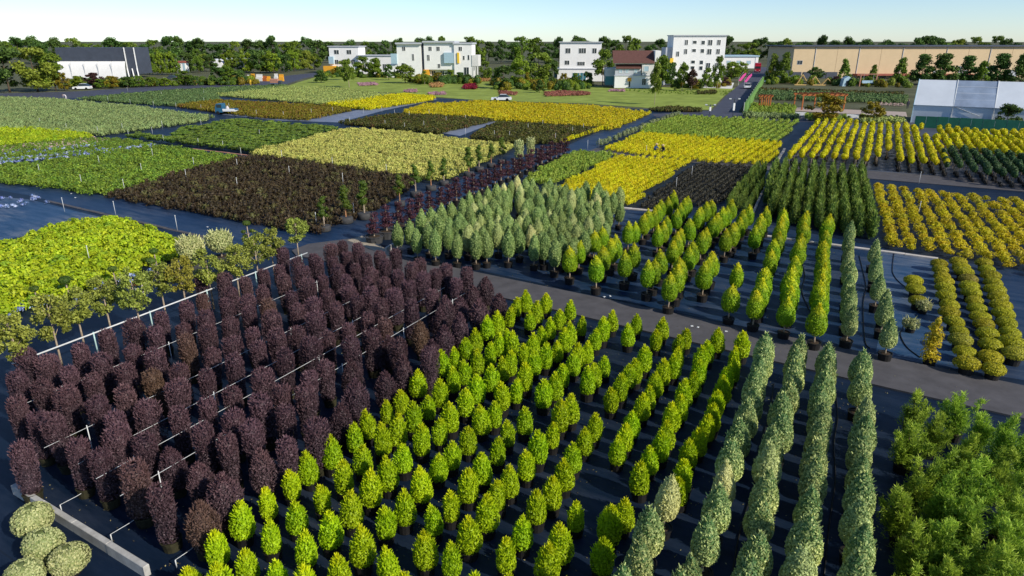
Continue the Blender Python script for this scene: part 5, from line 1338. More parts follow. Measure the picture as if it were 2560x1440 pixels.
MB().add([(x - 0.02, y, z) for x, y, z in gb] + [(x + 0.02, y, z) for x, y, z in gb], [(0, 4, 3, 2, 1), (5, 6, 7, 8, 9)]).build('gable', K['tent'], tent)
MB().tube([(BL * 1.0, -0.1, EH), (BL * 1.7, -0.12, 1.5)], 0.04, 5).build('guy', K['metal'], tent)
p0 = G(2284, 318); fence = thing('green_sheet_fence', 'dark green sheet fence in front of the white marquee', 'fence', p0, UA)
for i in range(22):
    MB().box(i * 1.5 + 0.02, i * 1.5 + 1.48, -0.02 + 0.01 * (i % 2), 0.03, 0.02, 1.75 + 0.02 * (i % 3)).build('panel', K['greenfence'], fence)
    if i % 2 == 0: MB().box(i * 1.5 - 0.04, i * 1.5 + 0.04, 0.04, 0.12, 0, 1.8).build('post', K['metal'], fence)

# ------------------------------------------------------------------ pergola garden
def pergola(x0, x1, yb, z, d, label, nposts=3, mat='rust', slats=9):
    a, c = Vector(G(x0, yb)), Vector(G(x1, yb))
    L_ = (c - a).length
    r = thing('pergola', label, 'pergola', a, math.atan2(c.y - a.y, c.x - a.x))
    for k in range(nposts):
        for y in (0, d):
            x = L_ * k / (nposts - 1)
            MB().box(x - 0.11, x + 0.11, y - 0.11, y + 0.11, 0, z - 0.01, 0.01).build('post', K[mat], r)
    for y in (0, d): MB().box(-0.4, L_ + 0.4, y - 0.1, y + 0.1, z, z + 0.26).build('beam', K[mat], r)
    for k in range(slats):
        x = -0.2 + (L_ + 0.4) * k / (slats - 1)
        MB().box(x - 0.05, x + 0.05, -0.5, d + 0.5, z + 0.264, z + 0.42).build('slat', K[mat], r)
    return r
pergola(2004, 2108, 275, 2.7, 4.0, 'rust-coloured timber pergola beside the golden round tree', 3)
pergola(1902, 1924, 272, 2.3, 1.2, 'small rust-coloured post frame left of the pergola', 3, slats=4)
r = thing('timber_climbing_frame', 'yellow timber zigzag climbing frame on the far grass', 'play frame', G(1990, 213), R(-12))
for i in range(3):
    x = i * 3.6
    for s_ in (0, 1):
        MB().tube([(x, s_ * 1.6, 0), (x + 1.6, s_ * 0.8, 3.1 - 0.5 * i)], 0.13, 6).build('strut', K['timber'], r)
        MB().tube([(x + 1.6, s_ * 0.8, 3.1 - 0.5 * i), (x + 3.6, 0.8 + s_ * 0.8, 0.3)], 0.11, 6).build('strut', K['timber'], r)
    MB().tube([(x + 1.6, 0, 3.1 - .5 * i), (x + 1.6, 0.9, 3.1 - .5 * i)], 0.1, 6).build('tie', K['timber'], r)
MB().box(-0.5, 11.5, -0.3, 0.1, 0, 0.3).build('base_beam', K['timber'], r)
r = thing('swing_frame', 'reddish timber swing frame with a bench near the warehouse', 'play frame', G(2148, 216), R(-5))
for x in (0, 4.6): MB().box(x - .15, x + .15, -.15, .15, 0, 3.4).build('post', K['brick'], r)
MB().box(-.4, 5.0, -.16, .16, 3.4, 3.65).build('beam', K['brick'], r); MB().box(.7, 3.9, -.3, .3, 0.9, 1.1).build('bench_seat', K['blueglass'], r); MB().box(.7, 3.9, .3, .36, 1.1, 1.7).build('bench_back', K['blueglass'], r)
for x in (0.9, 3.7): MB().tube([(x, 0, 1.1), (x, 0, 3.4)], 0.04, 5).build('chain', K['metal'], r)
r = thing('blue_canopy_slide', 'small pale blue play hut left of the swing frame', 'play frame', G(2118, 216), 0)
MB().prism([(-1.5, 0), (1.5, 0), (1.2, 2.2), (0, 2.9), (-1.2, 2.2)], 0, 2).build('cover', K['blueglass'], r); MB().box(-.5, .5, -.05, -.01, 0, 1.6).build('opening', K['glass'], r)
for (x, y), w in (((1996, 290), 'left'), ((2126, 296), 'right')):
    p = G(x, y); o = thing('garden_steps', 'pale stone steps between planters, %s of the two' % w, 'steps', p, UA + R(90))
    for k in range(4): MB().box(k * 0.8, (k + 1) * 0.8 - 0.01, -1.1, 1.1, 0, 0.12 + 0.1 * k, 0.01).build('step', K['offwhite'], o)
r = thing('netting_hedge', 'sloping green netting hedge along the right of the far road', 'hedge', G(1862, 283), 0)
e = Vector(G(1908, 205)) - Vector(G(1862, 283))
n = 14
for k in range(n):
    a, c = e * (k / n), e * ((k + 0.96) / n)
    MB().add([(a.x - .25, a.y, 0), (c.x - .25, c.y, 0), (c.x - .2, c.y, 1.9), (a.x - .2, a.y, 1.9), (a.x + .3, a.y, 0), (c.x + .3, c.y, 0), (c.x + .2, c.y, 1.9), (a.x + .2, a.y, 1.9)], [(0, 1, 2, 3), (7, 6, 5, 4), (3, 2, 6, 7), (0, 3, 7, 4), (1, 5, 6, 2)]).build('panel', K['hedgegreen'], r)
    MB().tube([(a.x - .27, a.y, 0), (a.x - .27, a.y, 2.0)], 0.05, 5).build('post', K['offwhite'], r)
def garden_strip(name, polypx, key, label, su=0.8, sv=0.8, s0=0.8, s1=1.3, cat='plants'):
    pts = gi(polypx, 0.3, su, sv, 0.25)
    if len(pts): mass(name, label, cat, S[key], pts, s0, s1)
S['fl_magenta'] = protos('fl_magenta', 0.4, 0.28, 26, 0.22, 0.16); S['fl_red'] = protos('fl_red', 0.42, 0.32, 26, 0.22, 0.16); S['fl_crimson'] = protos('fl_crimson', 0.6, 0.7, 40, 0.22, 0.16); S['fl_orange'] = protos('fl_orange', 0.5, 0.5, 26, 0.22, 0.16)
garden_strip('planting', [(1895, 222), (2260, 232), (2265, 240), (1885, 228)], 'darkolive', 'dull green planted strip in front of the far play ground', 1.2, 1.1, 0.9, 1.4)
garden_strip('planting', [(1885, 236), (2268, 246), (2268, 258), (1875, 246)], 'sage2', 'fresh green planted strip behind the pergola', 1.2, 1.1, 0.9, 1.3)
garden_strip('planting', [(1880, 228), (2268, 240), (2268, 247), (1878, 237)], 'sage2', 'olive planted strip between the two green strips', 1.2, 1.1, 0.9, 1.4)
garden_strip('planting', [(1880, 258), (1990, 262), (1985, 285), (1870, 283)], 'rowgreen', 'leafy planter left of the pergola')
garden_strip('planting', [(1855, 284), (1990, 288), (2000, 296), (1865, 292)], 'sage', 'low pale planting along the road below the pergola')
garden_strip('planting', [(2010, 286), (2120, 290), (2125, 300), (2020, 298)], 'rowgreen', 'leafy planter between the two flights of steps')
garden_strip('planting', [(2145, 292), (2262, 297), (2262, 306), (2150, 304)], 'palegreen', 'leafy planter beside the marquee')
garden_strip('planting', [(2180, 255), (2262, 258), (2262, 264), (2180, 261)], 'fl_pink', 'pinkish flower strip left of the marquee')
garden_strip('flower_bed', [(895, 207), (938, 205), (945, 211), (900, 213)], 'fl_magenta', 'magenta flower bed on the lawn behind the slender tree', 0.7, 0.7)
garden_strip('flower_bed', [(1010, 224), (1040, 223), (1042, 229), (1012, 229)], 'fl_magenta', 'small pink flower bed at the left of the lawn', 0.7, 0.7)
garden_strip('flower_bed', [(1070, 230), (1112, 229), (1114, 235), (1072, 235)], 'fl_magenta', 'pink flower ring in the middle of the lawn', 0.7, 0.7)
garden_strip('flower_bed', [(1160, 214), (1188, 213), (1190, 221), (1160, 221)], 'fl_crimson', 'crimson mound shrub bed on the lawn', 0.7, 0.7)
garden_strip('flower_bed', [(1075, 208), (1108, 206), (1110, 216), (1078, 217)], 'fl_orange', 'orange-leaved bed left of the crimson mound', 0.8, 0.8)
garden_strip('flower_bed', [(1192, 196), (1225, 196), (1225, 202), (1192, 202)], 'fl_orange', 'orange bed at the right corner of the large villa', 0.8, 0.8)
garden_strip('flower_bed', [(1245, 226), (1292, 230), (1292, 236), (1250, 235)], 'fl_red', 'red and russet flower bed above the white car', 0.8, 0.8)
garden_strip('flower_bed', [(1362, 230), (1405, 226), (1470, 229), (1475, 236), (1362, 239)], 'fl_red', 'long red flower bed at the middle of the lawn edge', 0.8, 0.8)
garden_strip('flower_bed', [(1520, 223), (1560, 222), (1562, 227), (1522, 227)], 'fl_magenta', 'pink flower bed before the brown-roofed house', 0.8, 0.8)
garden_strip('flower_bed', [(1425, 200), (1470, 200), (1472, 206), (1425, 206)], 'fl_magenta', 'purple flower strip under the glazed ground floor', 0.8, 0.8)
garden_strip('planting', [(1742, 228), (1790, 227), (1790, 233), (1742, 234)], 'darkolive', 'dark round shrub bed on the right of the lawn', 0.9, 0.9)
garden_strip('grass_fringe', [(1620, 272), (1700, 270), (1760, 274), (1750, 277), (1640, 276)], 'darkolive', 'dark fringe of tall grass at the near edge of the lawn', 0.6, 0.6)
garden_strip('planting', [(1530, 222), (1830, 226), (1815, 236), (1640, 232)], 'bedgreen', 'low hedge line crossing the right of the lawn', 1.4, 2.5, 0.5, 0.7)

# ------------------------------------------------------------------ trees at the back
def big_tree(key, shape, seed, h=8.0, r=3.0):
    rg = random.Random(seed)
    bl = []
    z0 = h * (0.10 if shape != 'slender' else 0.3)
    n = 34
    for k in range(n):
        t = rg.uniform(0, 1)
        a = rg.uniform(0, 6.28)
        if shape == 'round': f = math.sin(math.pi * (0.15 + 0.8 * t)) ** 0.6
        elif shape == 'cone': f = (1 - t) * 0.95 + 0.12
        else: f = math.sin(math.pi * (0.18 + 0.75 * t))
        q = r * f * math.sqrt(rg.uniform(0.05, 1))
        s = r * rg.uniform(0.2, 0.38)
        bl.append((q * math.cos(a), q * math.sin(a), z0 + (h - z0) * (t * 0.95 + 0.02), s, s, s * rg.uniform(0.65, 1.0)))
    cr = clump_crown('crown', K[key], bl, 120, 0.5, 0.34, seed, 0.6, 0.1, 0.8, 0.4 if shape != 'slender' else 0)
    return cr, branch_mesh(bl, h * 0.2, h * 0.85, 0.16, K['bark_dark'] if shape != 'slender' else K['bark'], seed, 9)
BT = {}
def get_tree(key, shape):
    if (key, shape) not in BT: BT[(key, shape)] = [big_tree(key, shape, 900 + 7 * len(BT) + i) for i in range(2)]
    return random.choice(BT[(key, shape)])
def tree_px(x, yb, yt, hw, key, shape, label, group=None, name=None):
    p = Vector(G(x, yb))
    lo, hi = 0.2, 40.0
    for _ in range(40):
        m = (lo + hi) / 2
        dep = p.y * CP - (m - CAMH) * SP
        yy = 720 + FPX * (-p.y * SP - (m - CAMH) * CP) / dep
        if yy > yt: lo = m
        else: hi = m
    h = lo * 0.97; r_ = hw / pxm(yb)
    cr, tk = get_tree(key, shape); wf = {'round': 2.9, 'cone': 2.2, 'slender': 2.5}[shape]
    t = thing(name or {'round': 'broadleaf_tree', 'cone': 'conical_tree', 'slender': 'young_tree'}[shape], label, 'tree', p, random.uniform(0, 6.28), group, (r_ / wf, r_ / wf, h / 8.4))
    obj('crown', cr, t); obj('trunk', tk, t)
TL = [
 (95, 229, 112, 46, 'tree_mid', 'round', 'big bushy green tree at the far left road corner'), (140, 227, 122, 32, 'tree_mid', 'round', 'bushy green tree touching the greenhouse, right of the corner tree'), (163, 227, 178, 14, 'olivebed', 'round', 'small brownish tree under the left corner trees'),
 (25, 231, 110, 50, 'tree_dark', 'round', 'dark tree at the very left edge of the far road'),
 (195, 222, 188, 17, 'tree_bright', 'cone', 'tiered green garden conifer behind the parked white car'), (236, 219, 180, 22, 'tree_purple', 'round', 'dark purple round garden tree before the greenhouse'), (283, 221, 187, 17, 'tree_gold', 'round', 'golden-brown round shrub tree before the greenhouse'),
 (255, 221, 196, 15, 'tree_mid', 'round', 'small green garden tree between the purple and golden ones'), (320, 219, 190, 16, 'tree_dark', 'round', 'dark garden tree right of the golden round one'), (350, 218, 188, 17, 'tree_mid', 'round', 'leafy garden tree below the hedge, left one'), (382, 217, 190, 17, 'tree_mid', 'round', 'leafy garden tree below the hedge, middle one'), (412, 216, 194, 15, 'tree_bright', 'round', 'light garden tree below the hedge, right one'),
 (466, 214, 176, 22, 'tree_mid', 'slender', 'propped multi-stem tree beside the white hut'), (487, 214, 189, 14, 'tree_dark', 'round', 'dark clipped round tree by the far road'), (520, 212, 196, 15, 'tree_mid', 'round', 'low garden tree beside the dark clipped ball'), (547, 213, 163, 20, 'tree_dark', 'round', 'tall dark tree in the dense roadside group, left'), (573, 212, 160, 20, 'tree_mid', 'round', 'tall tree in the dense roadside group, middle'), (600, 211, 172, 19, 'tree_dark', 'round', 'dark tree in the dense roadside group, right'),
 (803, 207, 172, 15, 'tree_dark', 'cone', 'dark conical clipped tree on the left of the lawn'), (873, 219, 146, 15, 'tree_mid', 'slender', 'slender young tree with a white trunk base on the lawn'), (845, 192, 165, 14, 'tree_gold', 'round', 'small golden tree under the orange bay'), (908, 192, 140, 20, 'tree_mid', 'slender', 'airy tree in front of the left villa wing'), (940, 194, 143, 18, 'tree_mid', 'cone', 'leafy upright tree between the villas'), (1013, 208, 160, 24, 'tree_mid', 'slender', 'open-branched tree in front of the large villa'), (1035, 208, 190, 24, 'tree_bright', 'round', 'wide yellow-green shrub left of the orange wall'), (1124, 202, 172, 13, 'tree_bright', 'round', 'bright green bush under the blue box window'), (1150, 207, 178, 14, 'tree_dark', 'cone', 'dark conifer right of the large villa bush'), (1170, 207, 183, 12, 'tree_dark', 'cone', 'dark conifer before the villa porch'),
 (1213, 200, 150, 16, 'tree_mid', 'round', 'green tree right of the villa porch'), (860, 200, 150, 13, 'tree_mid', 'slender', 'thin tree left of the white-trunked tree'), (972, 200, 158, 12, 'tree_dark', 'round', 'dark tree at the left corner of the large villa'), (1095, 208, 178, 12, 'tree_gold', 'slender', 'thin golden tree before the villa recess'), (1062, 212, 176, 9, 'tree_mid', 'slender', 'thin tree before the orange wall'), (1438, 216, 182, 12, 'tree_mid', 'slender', 'small tree before the glazed ground floor'), (1468, 216, 176, 12, 'tree_dark', 'round', 'dark tree before the glazed house door'), (1410, 216, 180, 12, 'tree_gold', 'round', 'golden bush tree left of the glazed ground floor'), (1765, 226, 168, 11, 'tree_mid', 'slender', 'young tree in front of the apartment, third'), (1678, 218, 150, 14, 'tree_dark', 'cone', 'dark upright tree at the left edge of the apartment'), (1258, 222, 160, 28, 'tree_dark', 'round', 'bluish-green weeping tree above the white car'), (1300, 214, 143, 26, 'tree_bright', 'round', 'yellow-green tree beside the weeping tree'), (1345, 206, 128, 34, 'tree_mid', 'round', 'large green tree between the villas'), (1378, 206, 142, 18, 'tree_dark', 'round', 'dark tree left of the glazed house'), (1348, 232, 196, 12, 'tree_dark', 'cone', 'square-cut dark hedge tree at the lawn edge'), (1318, 216, 180, 8, 'tree_gold', 'cone', 'thin yellow conifer in the garden'),
 (1506, 213, 122, 22, 'tree_mid', 'slender', 'tall open tree between the glazed house and brown-roofed house'), (1540, 216, 198, 10, 'tree_dark', 'round', 'small round tree left of the orange-topped door'), (1636, 262, 150, 13, 'tree_mid', 'slender', 'thin young tree standing alone on the lawn'), (1652, 224, 135, 22, 'tree_mid', 'cone', 'dense upright tree right of the brown-roofed house'), (1690, 226, 200, 11, 'tree_dark', 'round', 'small clipped tree left of the apartment door'), (1705, 227, 155, 13, 'tree_mid', 'slender', 'young tree in front of the apartment, first'), (1728, 228, 172, 12, 'tree_purple', 'slender', 'young russet tree in front of the apartment, second'), (1752, 224, 200, 8, 'tree_dark', 'round', 'small dark shrub tree beside the apartment wall'), (1793, 223, 138, 13, 'tree_mid', 'slender', 'tall young tree at the right corner of the apartment'),
 (1826, 205, 150, 24, 'tree_mid', 'round', 'round green tree left of the far road'), (1852, 196, 152, 16, 'tree_bright', 'round', 'lighter tree by the pink banners'), (1812, 216, 192, 13, 'tree_purple', 'round', 'dark red shrub tree by the far road'),
 (1930, 207, 132, 14, 'tree_mid', 'cone', 'upright tree right of the red truck, left one'), (1957, 208, 128, 15, 'tree_mid', 'cone', 'upright tree right of the red truck, right one'), (2036, 204, 166, 17, 'tree_dark', 'slender', 'spreading small tree before the tan warehouse'), (2106, 212, 145, 13, 'tree_mid', 'cone', 'narrow cone tree before the tan warehouse, left'), (2178, 214, 160, 10, 'tree_mid', 'cone', 'narrow cone tree before the tan warehouse, smallest'), (2246, 212, 142, 15, 'tree_mid', 'cone', 'narrow cone tree before the tan warehouse, right'), (2088, 214, 190, 12, 'tree_purple', 'round', 'dark purple shrub tree beside the play ground'),
 (2300, 212, 128, 24, 'tree_dark', 'cone', 'big dark tree left of the marquee ridge'), (2350, 213, 126, 27, 'tree_dark', 'cone', 'biggest dark tree behind the marquee'), (2412, 213, 132, 21, 'tree_dark', 'cone', 'dark tree behind the middle of the marquee'), (2450, 215, 150, 15, 'tree_mid', 'cone', 'lighter slim tree behind the marquee'), (2492, 214, 126, 25, 'tree_dark', 'cone', 'dark tree behind the right of the marquee'), (2548, 216, 126, 25, 'tree_dark', 'cone', 'dark tree at the far right edge'),
 (2058, 303, 228, 36, 'tree_gold', 'round', 'golden-olive round tree beside the pergola'), (2175, 304, 250, 25, 'tree_gold', 'round', 'smaller olive-brown round tree left of the marquee'), (2512, 322, 255, 28, 'tree_dark', 'round', 'dark tree at the right end of the marquee')]
K_alias = {'olivebed': 'tree_gold'}
for (x, yb, yt, hw, key, shape, lab) in TL:
    tree_px(x, yb, yt, hw, K_alias.get(key, key), shape, lab)
for k, x in enumerate(range(346, 446, 12)):
    tree_px(x, 187, 128 + random.uniform(-4, 4), 11, 'tree_bright' if k % 2 else 'tree_mid', 'round', 'tall green screen tree between the greenhouse and the white hut', 'green screen trees')
for k, x in enumerate(list(range(470, 530, 14)) + list(range(566, 800, 17))):
    tree_px(x, random.uniform(174, 184), random.uniform(118, 136), random.uniform(12, 18), random.choice(['tree_mid', 'tree_dark', 'tree_mid', 'tree_bright']), 'round', 'leafy tree in the belt left of the villas', 'tree belt left of the villas')
for k in range(95):
    x = -60 + k * 28.5 + random.uniform(-8, 8)
    yb = random.uniform(150, 162)
    tree_px(x, yb, random.uniform(84, 108), random.uniform(14, 24), random.choice(['tree_mid', 'tree_dark', 'tree_dark']), 'round', 'distant green tree in the belt beyond the buildings', 'distant tree belt')
# garden shrubs in front of the villas and along the left road
gs = [K_ for K_ in ('tree_mid', 'tree_dark', 'tree_bright', 'tree_gold')]
GS = {k: [crown_profile('shrub', K[k], dome(0.9), 0.05, 1.3, 170, 0.3, 0.2, 950 + i, 0.3, 0.3, 0.8, 0.75, bump=0.25) for i in range(2)] for k in gs}
zones = [([(1225, 208), (1480, 212), (1480, 228), (1235, 226)], 3.4, 3.2, 'before the villas'), ([(165, 220), (640, 212), (650, 207), (180, 213)], 3.6, 3.4, 'along the far left road'), ([(1040, 200), (1200, 204), (1200, 210), (1050, 212)], 2.8, 2.6, 'by the large villa'), ([(1660, 214), (1830, 214), (1825, 222), (1660, 222)], 4.2, 4.0, 'before the apartment block'), ([(1915, 205), (2270, 212), (2270, 220), (1920, 213)], 4.2, 4.0, 'before the tan warehouse'), ([(470, 208), (640, 200), (640, 207), (480, 213)], 3.6, 3.4, 'in the far roadside bed'), ([(800, 186), (1000, 192), (1000, 196), (800, 194)], 3.6, 3.4, 'below the left villa')]
for poly, a, c, w in zones:
    for x, y in gi(poly, 0, a, c, 0.3):
        k = random.choice(gs); s = random.uniform(0.8, 1.7)
        tag(obj('garden_shrub', random.choice(GS[k]), None, (x, y, 0), random.uniform(0, 6), (s, s, s * random.uniform(0.7, 1.3))), 'rounded garden shrub ' + w, 'shrub', 'garden shrubs ' + w)

# ------------------------------------------------------------------ vehicles
WH = {}
def wheel(parent, x, y, r, w):
    if (r, w) not in WH:
        WH[(r, w)] = (MB().lathe([(r * .62, -w / 2), (r * .95, -w / 2), (r, -w * .3), (r, w * .3), (r * .95, w / 2), (r * .62, w / 2)], 16).mesh('tyre', K['rubber'], True),
                      MB().lathe([(r * .1, -w * .46), (r * .6, -w * .38), (r * .63, 0), (r * .6, w * .38), (r * .1, w * .46)], 12).mesh('rim', K['metal'], True))
    t = obj('wheel', WH[(r, w)][0], parent, (x, y, r)); t.rotation_euler = (math.pi / 2, 0, 0)
    obj('rim', WH[(r, w)][1], t)
def car(p, rz, paint, label, L_=4.5, W=1.8, H_=1.46, suv=False):
    """sedan profile: bonnet, raked screen, roof, boot; nose towards local -x"""
    c = thing('parked_car', label, 'car', p, rz)
    h1 = 0.92 if suv else 0.82
    lo = [(-L_ / 2, .35), (-L_ / 2 + .03, .62), (-L_ / 2 + .25, h1 - .12), (-L_ * .2, h1), (L_ * .36, h1 + .06), (L_ / 2 - .06, h1), (L_ / 2, .55), (L_ / 2 - .05, .3), (-L_ / 2 + .1, .25)]
    MB().prism(lo[::-1], -W / 2, W / 2).build('body', K[paint], c)
    zt = H_ if not suv else H_ + .2
    g0 = [(-L_ * .22, h1), (-L_ * .06, zt - .05), (L_ * .22, zt - .03), (L_ * (.40 if not suv else .46), h1 + .05)]
    wv = []
    for (x, z) in g0: wv.append((x, -W / 2 + (.06 if z < h1 + .1 else .22), z))
    for (x, z) in g0: wv.append((x, W / 2 - (.06 if z < h1 + .1 else .22), z))
    MB().add(wv, [(0, 3, 2, 1), (4, 5, 6, 7), (0, 1, 5, 4), (2, 3, 7, 6)]).build('window_glass', K['glass'], c)
    MB().box(-L_ * .065, L_ * .225, -W / 2 + .22, W / 2 - .22, zt - .045, zt, .02).build('roof', K[paint], c)
    for s_ in (-1, 1):
        for x in (-L_ * .31, L_ * .29): wheel(c, x, s_ * (W / 2 - .08), .33, .22)
        MB().box(-L_ / 2 - .01, -L_ / 2 + .2, s_ * .62 - .16, s_ * .62 + .16, .6, .72).build('headlight', K['lampwhite'], c)
        MB().box(L_ / 2 - .12, L_ / 2 + .01, s_ * .66 - .14, s_ * .66 + .14, .66, .8).build('tail_light', K['lampred'], c)
        MB().box(-L_ * .17, -L_ * .13, s_ * (W / 2 + .08) - .08, s_ * (W / 2 + .08) + .08, h1 + .02, h1 + .14).build('mirror', K[paint], c)
    return c
car(G(1254, 252), R(-4), 'carwhite', 'white sedan with dark windows driving along the lawn edge', 4.6)
car(G(1868, 221), R(72), 'carwhite', 'white car driving towards the viewer on the far road', 4.5)
car(G(1927, 207), R(-6), 'carsilver', 'pale green-silver sedan parked right of the far road', 4.7)
car(G(1767, 215), R(150), 'cardark', 'dark car parked before the apartment block', 4.4)
car(G(207, 224), R(8), 'carwhite', 'white car parked by the far left garden', 4.6, suv=True)
car(G(428, 199), R(5), 'cardark', 'dark car half hidden in the far left garden', 4.4)
r = thing('red_truck', 'red box truck on the far road', 'truck', G(1893, 181), R(-68))
MB().box(-1.25, 1.25, 0, 6.5, 0.95, 3.75, .05).build('cargo_box', K['truckred'], r); MB().box(-1.2, 1.2, -2.0, -.15, .5, 2.9, .18).build('cab', K['truckred'], r)
MB().box(-1.05, 1.05, -2.03, -1.99, 1.6, 2.5).build('windscreen', K['glass'], r); MB().box(-1.1, 1.1, -1.9, 6.2, .5, .93).build('chassis', K['cardark'], r)
r.rotation_euler.z = R(-18)
for x in (-1.0, 1.0):
    for y in (-1.1, 3.9, 5.2):
        t = obj('wheel', MB().lathe([(.3, -.15), (.48, -.13), (.5, 0), (.48, .13), (.3, .15)], 14).mesh('wheel', K['rubber'], True), r, (x, y, .5)); t.rotation_euler = (0, math.pi / 2, 0)
    MB().box(x * .75 - .15, x * .75 + .15, -2.05, -1.99, .8, 1.0).build('headlight', K['lampwhite'], r)
r = thing('small_blue_truck', 'small blue farm truck with a white cargo bed between the beds', 'truck', G(568, 285), R(-4))
MB().prism([(-1.9, .35), (-1.85, 1.1), (-1.55, 1.9), (-.5, 1.95), (-.45, .35)][::-1], -.75, .75).build('cab', K['truckblue'], r)
MB().box(-1.5, -.6, -.77, -.755, 1.2, 1.75).build('window', K['glass'], r); MB().box(-.4, 1.9, -.8, .8, .55, .68).build('cargo_bed', K['carwhite'], r)
MB().box(-.4, 1.9, -.82, -.76, .684, 1.0).build('side_board', K['carwhite'], r); MB().box(-.4, 1.9, .76, .82, .684, 1.0).build('side_board', K['truckblue'], r)
MB().lathe([(.3, 0.69), (.32, 1.1), (.1, 1.5)], 10, 0.2, 0).build('load_sack', K['cloth_pale'], r)
for x in (-1.4, 1.2):
    for y in (-.68, .68): wheel(r, x, y, .3, .18)
r = thing('loaded_tricycle', 'small truck with pinkish load on the far road', 'truck', G(690, 214), R(-8))
MB().box(-1.6, 1.0, -.7, .7, .6, .75).build('cargo_bed', K['truckblue'], r); MB().box(-1.5, .9, -.65, .65, .754, 2.0, .2).build('load', K['brick'], r); MB().box(1.05, 2.0, -.6, .6, .4, 1.5, .2).build('cab', K['cardark'], r)
for x in (-1.1, 1.5):
    for y in (-.6, .6): wheel(r, x, y, .3, .18)
# hoarding panels and stalls on the far left
for k, (x, m, h_, w_) in enumerate([(622, 'white', 2.0, 1.0), (632, 'orange', 2.4, 1.3), (648, 'offwhite', 2.2, 2.2), (661, 'rust', 1.7, 1.6), (671, 'orange', 1.6, 1.2), (690, 'offwhite', 2.4, 1.2), (703, 'orange', 2.2, 1.6)]):
    p = G(x, 203)
    o = thing('display_stand', 'small %s display stand beside the far road, %s from the left' % ({'white': 'white', 'orange': 'orange', 'offwhite': 'pale', 'rust': 'rust-red'}[m], nth(k)), 'stand', p, R(-5), 'display stands')
    MB().box(-w_ / 2, w_ / 2, 0, 0.7, 0, h_ * 0.62, .03).build('counter', K[m], o); MB().box(-w_ / 2, w_ / 2, 0.5, 0.62, h_ * 0.624, h_, .02).build('back_board', K[m], o)
# banners and lamp posts
for k, (x, y) in enumerate([(1846, 213), (1860, 216)]):
    r = thing('pink_banner', 'slanting pink banner by the far road, %s of two' % ('left' if k == 0 else 'right'), 'banner', G(x, y), 0, 'pink banners')
    MB().tube([(0, 0, 0), (0, 0, 2.2), (1.2, 0, 3.9)], .05, 5).build('pole', K['metal'], r)
    MB().prism([(-.1, 1.3), (1.0, 3.0), (1.9, 3.7), (2.0, 3.1), (.6, 1.2)], -.05, .05).build('cloth', K['pink'], r)
def lamp(x, y, h_, label):
    r = thing('lamp_post', label, 'lamp post', G(x, y))
    MB().tube([(0, 0, 0), (0, 0, h_)], .07, 6).build('pole', K['cardark'], r); MB().box(-.9, .9, -.05, .05, h_ - .25, h_ - .15).build('arm', K['cardark'], r)
    MB().box(-.16, .16, -.16, .16, h_ * .35, h_ * .75).build('sign_box', K['white'], r)
    for s_ in (-.8, .8): MB().box(s_ - .2, s_ + .2, -.12, .12, h_ - .14, h_ + .02).build('lamp_head', K['metal'], r)
lamp(1832, 292, 3.2, 'lamp post with camera arm and white box at the road junction')
lamp(1774, 286, 1.8, 'short dark post at the lawn corner')
# road cones / litter bin row near the truck
r = thing('orange_sign', 'small orange arrow sign by the far road', 'sign', G(1926, 192)); MB().tube([(0, 0, 0), (0, 0, 1.6)], .05, 5).build('pole', K['metal'], r); MB().prism([(-1, 1.4), (.3, 1.4), (.3, 1.1), (1.2, 1.9), (.3, 2.6), (.3, 2.3), (-1, 2.3)], -.03, .03).build('board', K['orange'], r)

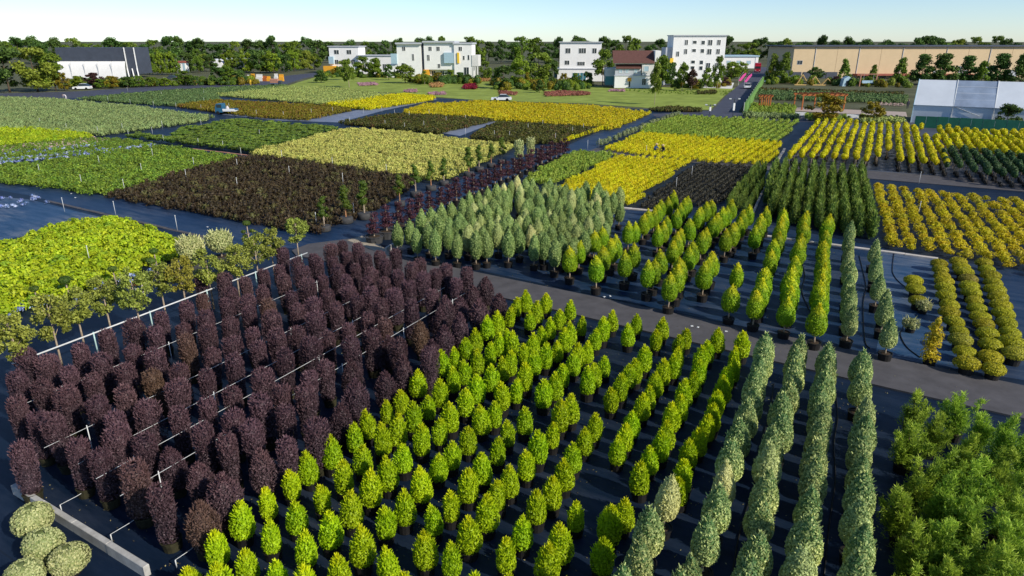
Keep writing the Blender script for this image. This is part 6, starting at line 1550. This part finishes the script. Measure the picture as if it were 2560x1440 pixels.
# ------------------------------------------------------------------ people
def person(p, rz, pose, top, legs, label, hat=None):
    r = thing('person', label, 'person', p, rz)
    if pose == 'stand':
        J = [((0, 0, .95), .15), ((0, 0, 1.2), .15), ((0, 0, 1.42), .17), ((0, 0, 1.53), .06), ((0, .02, 1.66), .10), ((0, .02, 1.74), .085),
             ((.1, 0, .9), .1), ((.11, -.02, .5), .07), ((.11, -.05, .08), .05), ((.11, .08, .04), .04), ((-.1, 0, .9), .1), ((-.11, .02, .5), .07), ((-.11, .0, .08), .05), ((-.11, .12, .04), .04),
             ((.2, 0, 1.4), .06), ((.27, 0, 1.12), .05), ((.28, .1, .88), .04), ((.28, .14, .8), .035), ((-.2, 0, 1.4), .06), ((-.27, 0, 1.12), .05), ((-.28, .1, .88), .04), ((-.28, .14, .8), .035)]
    elif pose == 'bend':
        J = [((0, 0, .9), .15), ((0, .2, 1.05), .15), ((0, .42, 1.08), .16), ((0, .52, 1.06), .06), ((0, .64, 1.03), .10), ((0, .7, 1.0), .08),
             ((.1, 0, .86), .1), ((.11, -.02, .48), .07), ((.11, -.05, .08), .05), ((.11, .08, .04), .04), ((-.1, 0, .86), .1), ((-.11, .02, .48), .07), ((-.11, .0, .08), .05), ((-.11, .12, .04), .04),
             ((.19, .42, 1.04), .06), ((.22, .48, .78), .05), ((.2, .55, .56), .04), ((.2, .57, .48), .035), ((-.19, .42, 1.04), .06), ((-.22, .48, .78), .05), ((-.2, .55, .56), .04), ((-.2, .57, .48), .035)]
    else:
        J = [((0, 0, .38), .16), ((0, .1, .62), .15), ((0, .2, .85), .16), ((0, .27, .95), .06), ((0, .33, 1.07), .10), ((0, .35, 1.15), .085),
             ((.12, .05, .36), .1), ((.16, .38, .5), .07), ((.14, .2, .1), .05), ((.14, .34, .04), .04), ((-.12, .05, .36), .1), ((-.16, .38, .5), .07), ((-.14, .2, .1), .05), ((-.14, .34, .04), .04),
             ((.2, .22, .82), .06), ((.26, .4, .62), .05), ((.18, .6, .5), .04), ((.17, .66, .45), .035), ((-.2, .22, .82), .06), ((-.26, .4, .62), .05), ((-.18, .6, .5), .04), ((-.17, .66, .45), .035)]
    E_ = [(0, 1), (1, 2), (2, 3), (3, 4), (4, 5), (0, 6), (6, 7), (7, 8), (8, 9), (0, 10), (10, 11), (11, 12), (12, 13), (2, 14), (14, 15), (15, 16), (16, 17), (2, 18), (18, 19), (19, 20), (20, 21)]
    me = bpy.data.meshes.new('body')
    me.from_pydata([j[0] for j in J], E_, [])
    me.materials.append(K[top])
    o = obj('body', me, r)
    o.modifiers.new('skin', 'SKIN'); o.modifiers.new('sub', 'SUBSURF').levels = 1
    o.modifiers['sub'].render_levels = 1
    if not me.skin_vertices: me.skin_vertices.new() if hasattr(me.skin_vertices, 'new') else None
    if me.skin_vertices:
        for i, j in enumerate(J): me.skin_vertices[0].data[i].radius = (j[1], j[1])
        me.skin_vertices[0].data[0].use_root = True
    hd = J[5][0]
    if hat: obj('hat', MB().lathe([(.24, .0), (.25, .02), (.12, .04), (.11, .12), (.03, .15)], 12).mesh('hat', K[hat], True), r, (hd[0], hd[1], hd[2] - .02))
    MB().lathe([(.02, -.11), (.08, -.08), (.1, 0), (.08, .07), (.03, .1)], 10).build('face', K['skin'], r, True, (J[4][0][0], J[4][0][1] + .035, J[4][0][2]))
    hips = J[0][0]
    return r
person(G(1636, 383), R(200), 'crouch', 'cloth_blue', 'cloth_dark', 'worker in blue crouching at the yellow ball rows, left one', 'straw')
person(G(1659, 386), R(140), 'crouch', 'cloth_dark', 'cloth_dark', 'worker in dark clothes crouching at the yellow ball rows, right one', 'straw')
person(G(166, 249), R(80), 'bend', 'cloth_pale', 'cloth_pale', 'person in pale clothes bending beside the far left road', 'brick')
person(G(627, 213), R(170), 'stand', 'yellow', 'cloth_dark', 'person in yellow standing by the display stands')
person(G(364, 742), R(190), 'bend', 'cloth_pale', 'cloth_dark', 'person with an orange hat bending behind the olive-green trees', 'cloth_orange')
person(G(2268, 272), R(190), 'stand', 'cloth_dark', 'cloth_dark', 'person in dark clothes standing left of the marquee')
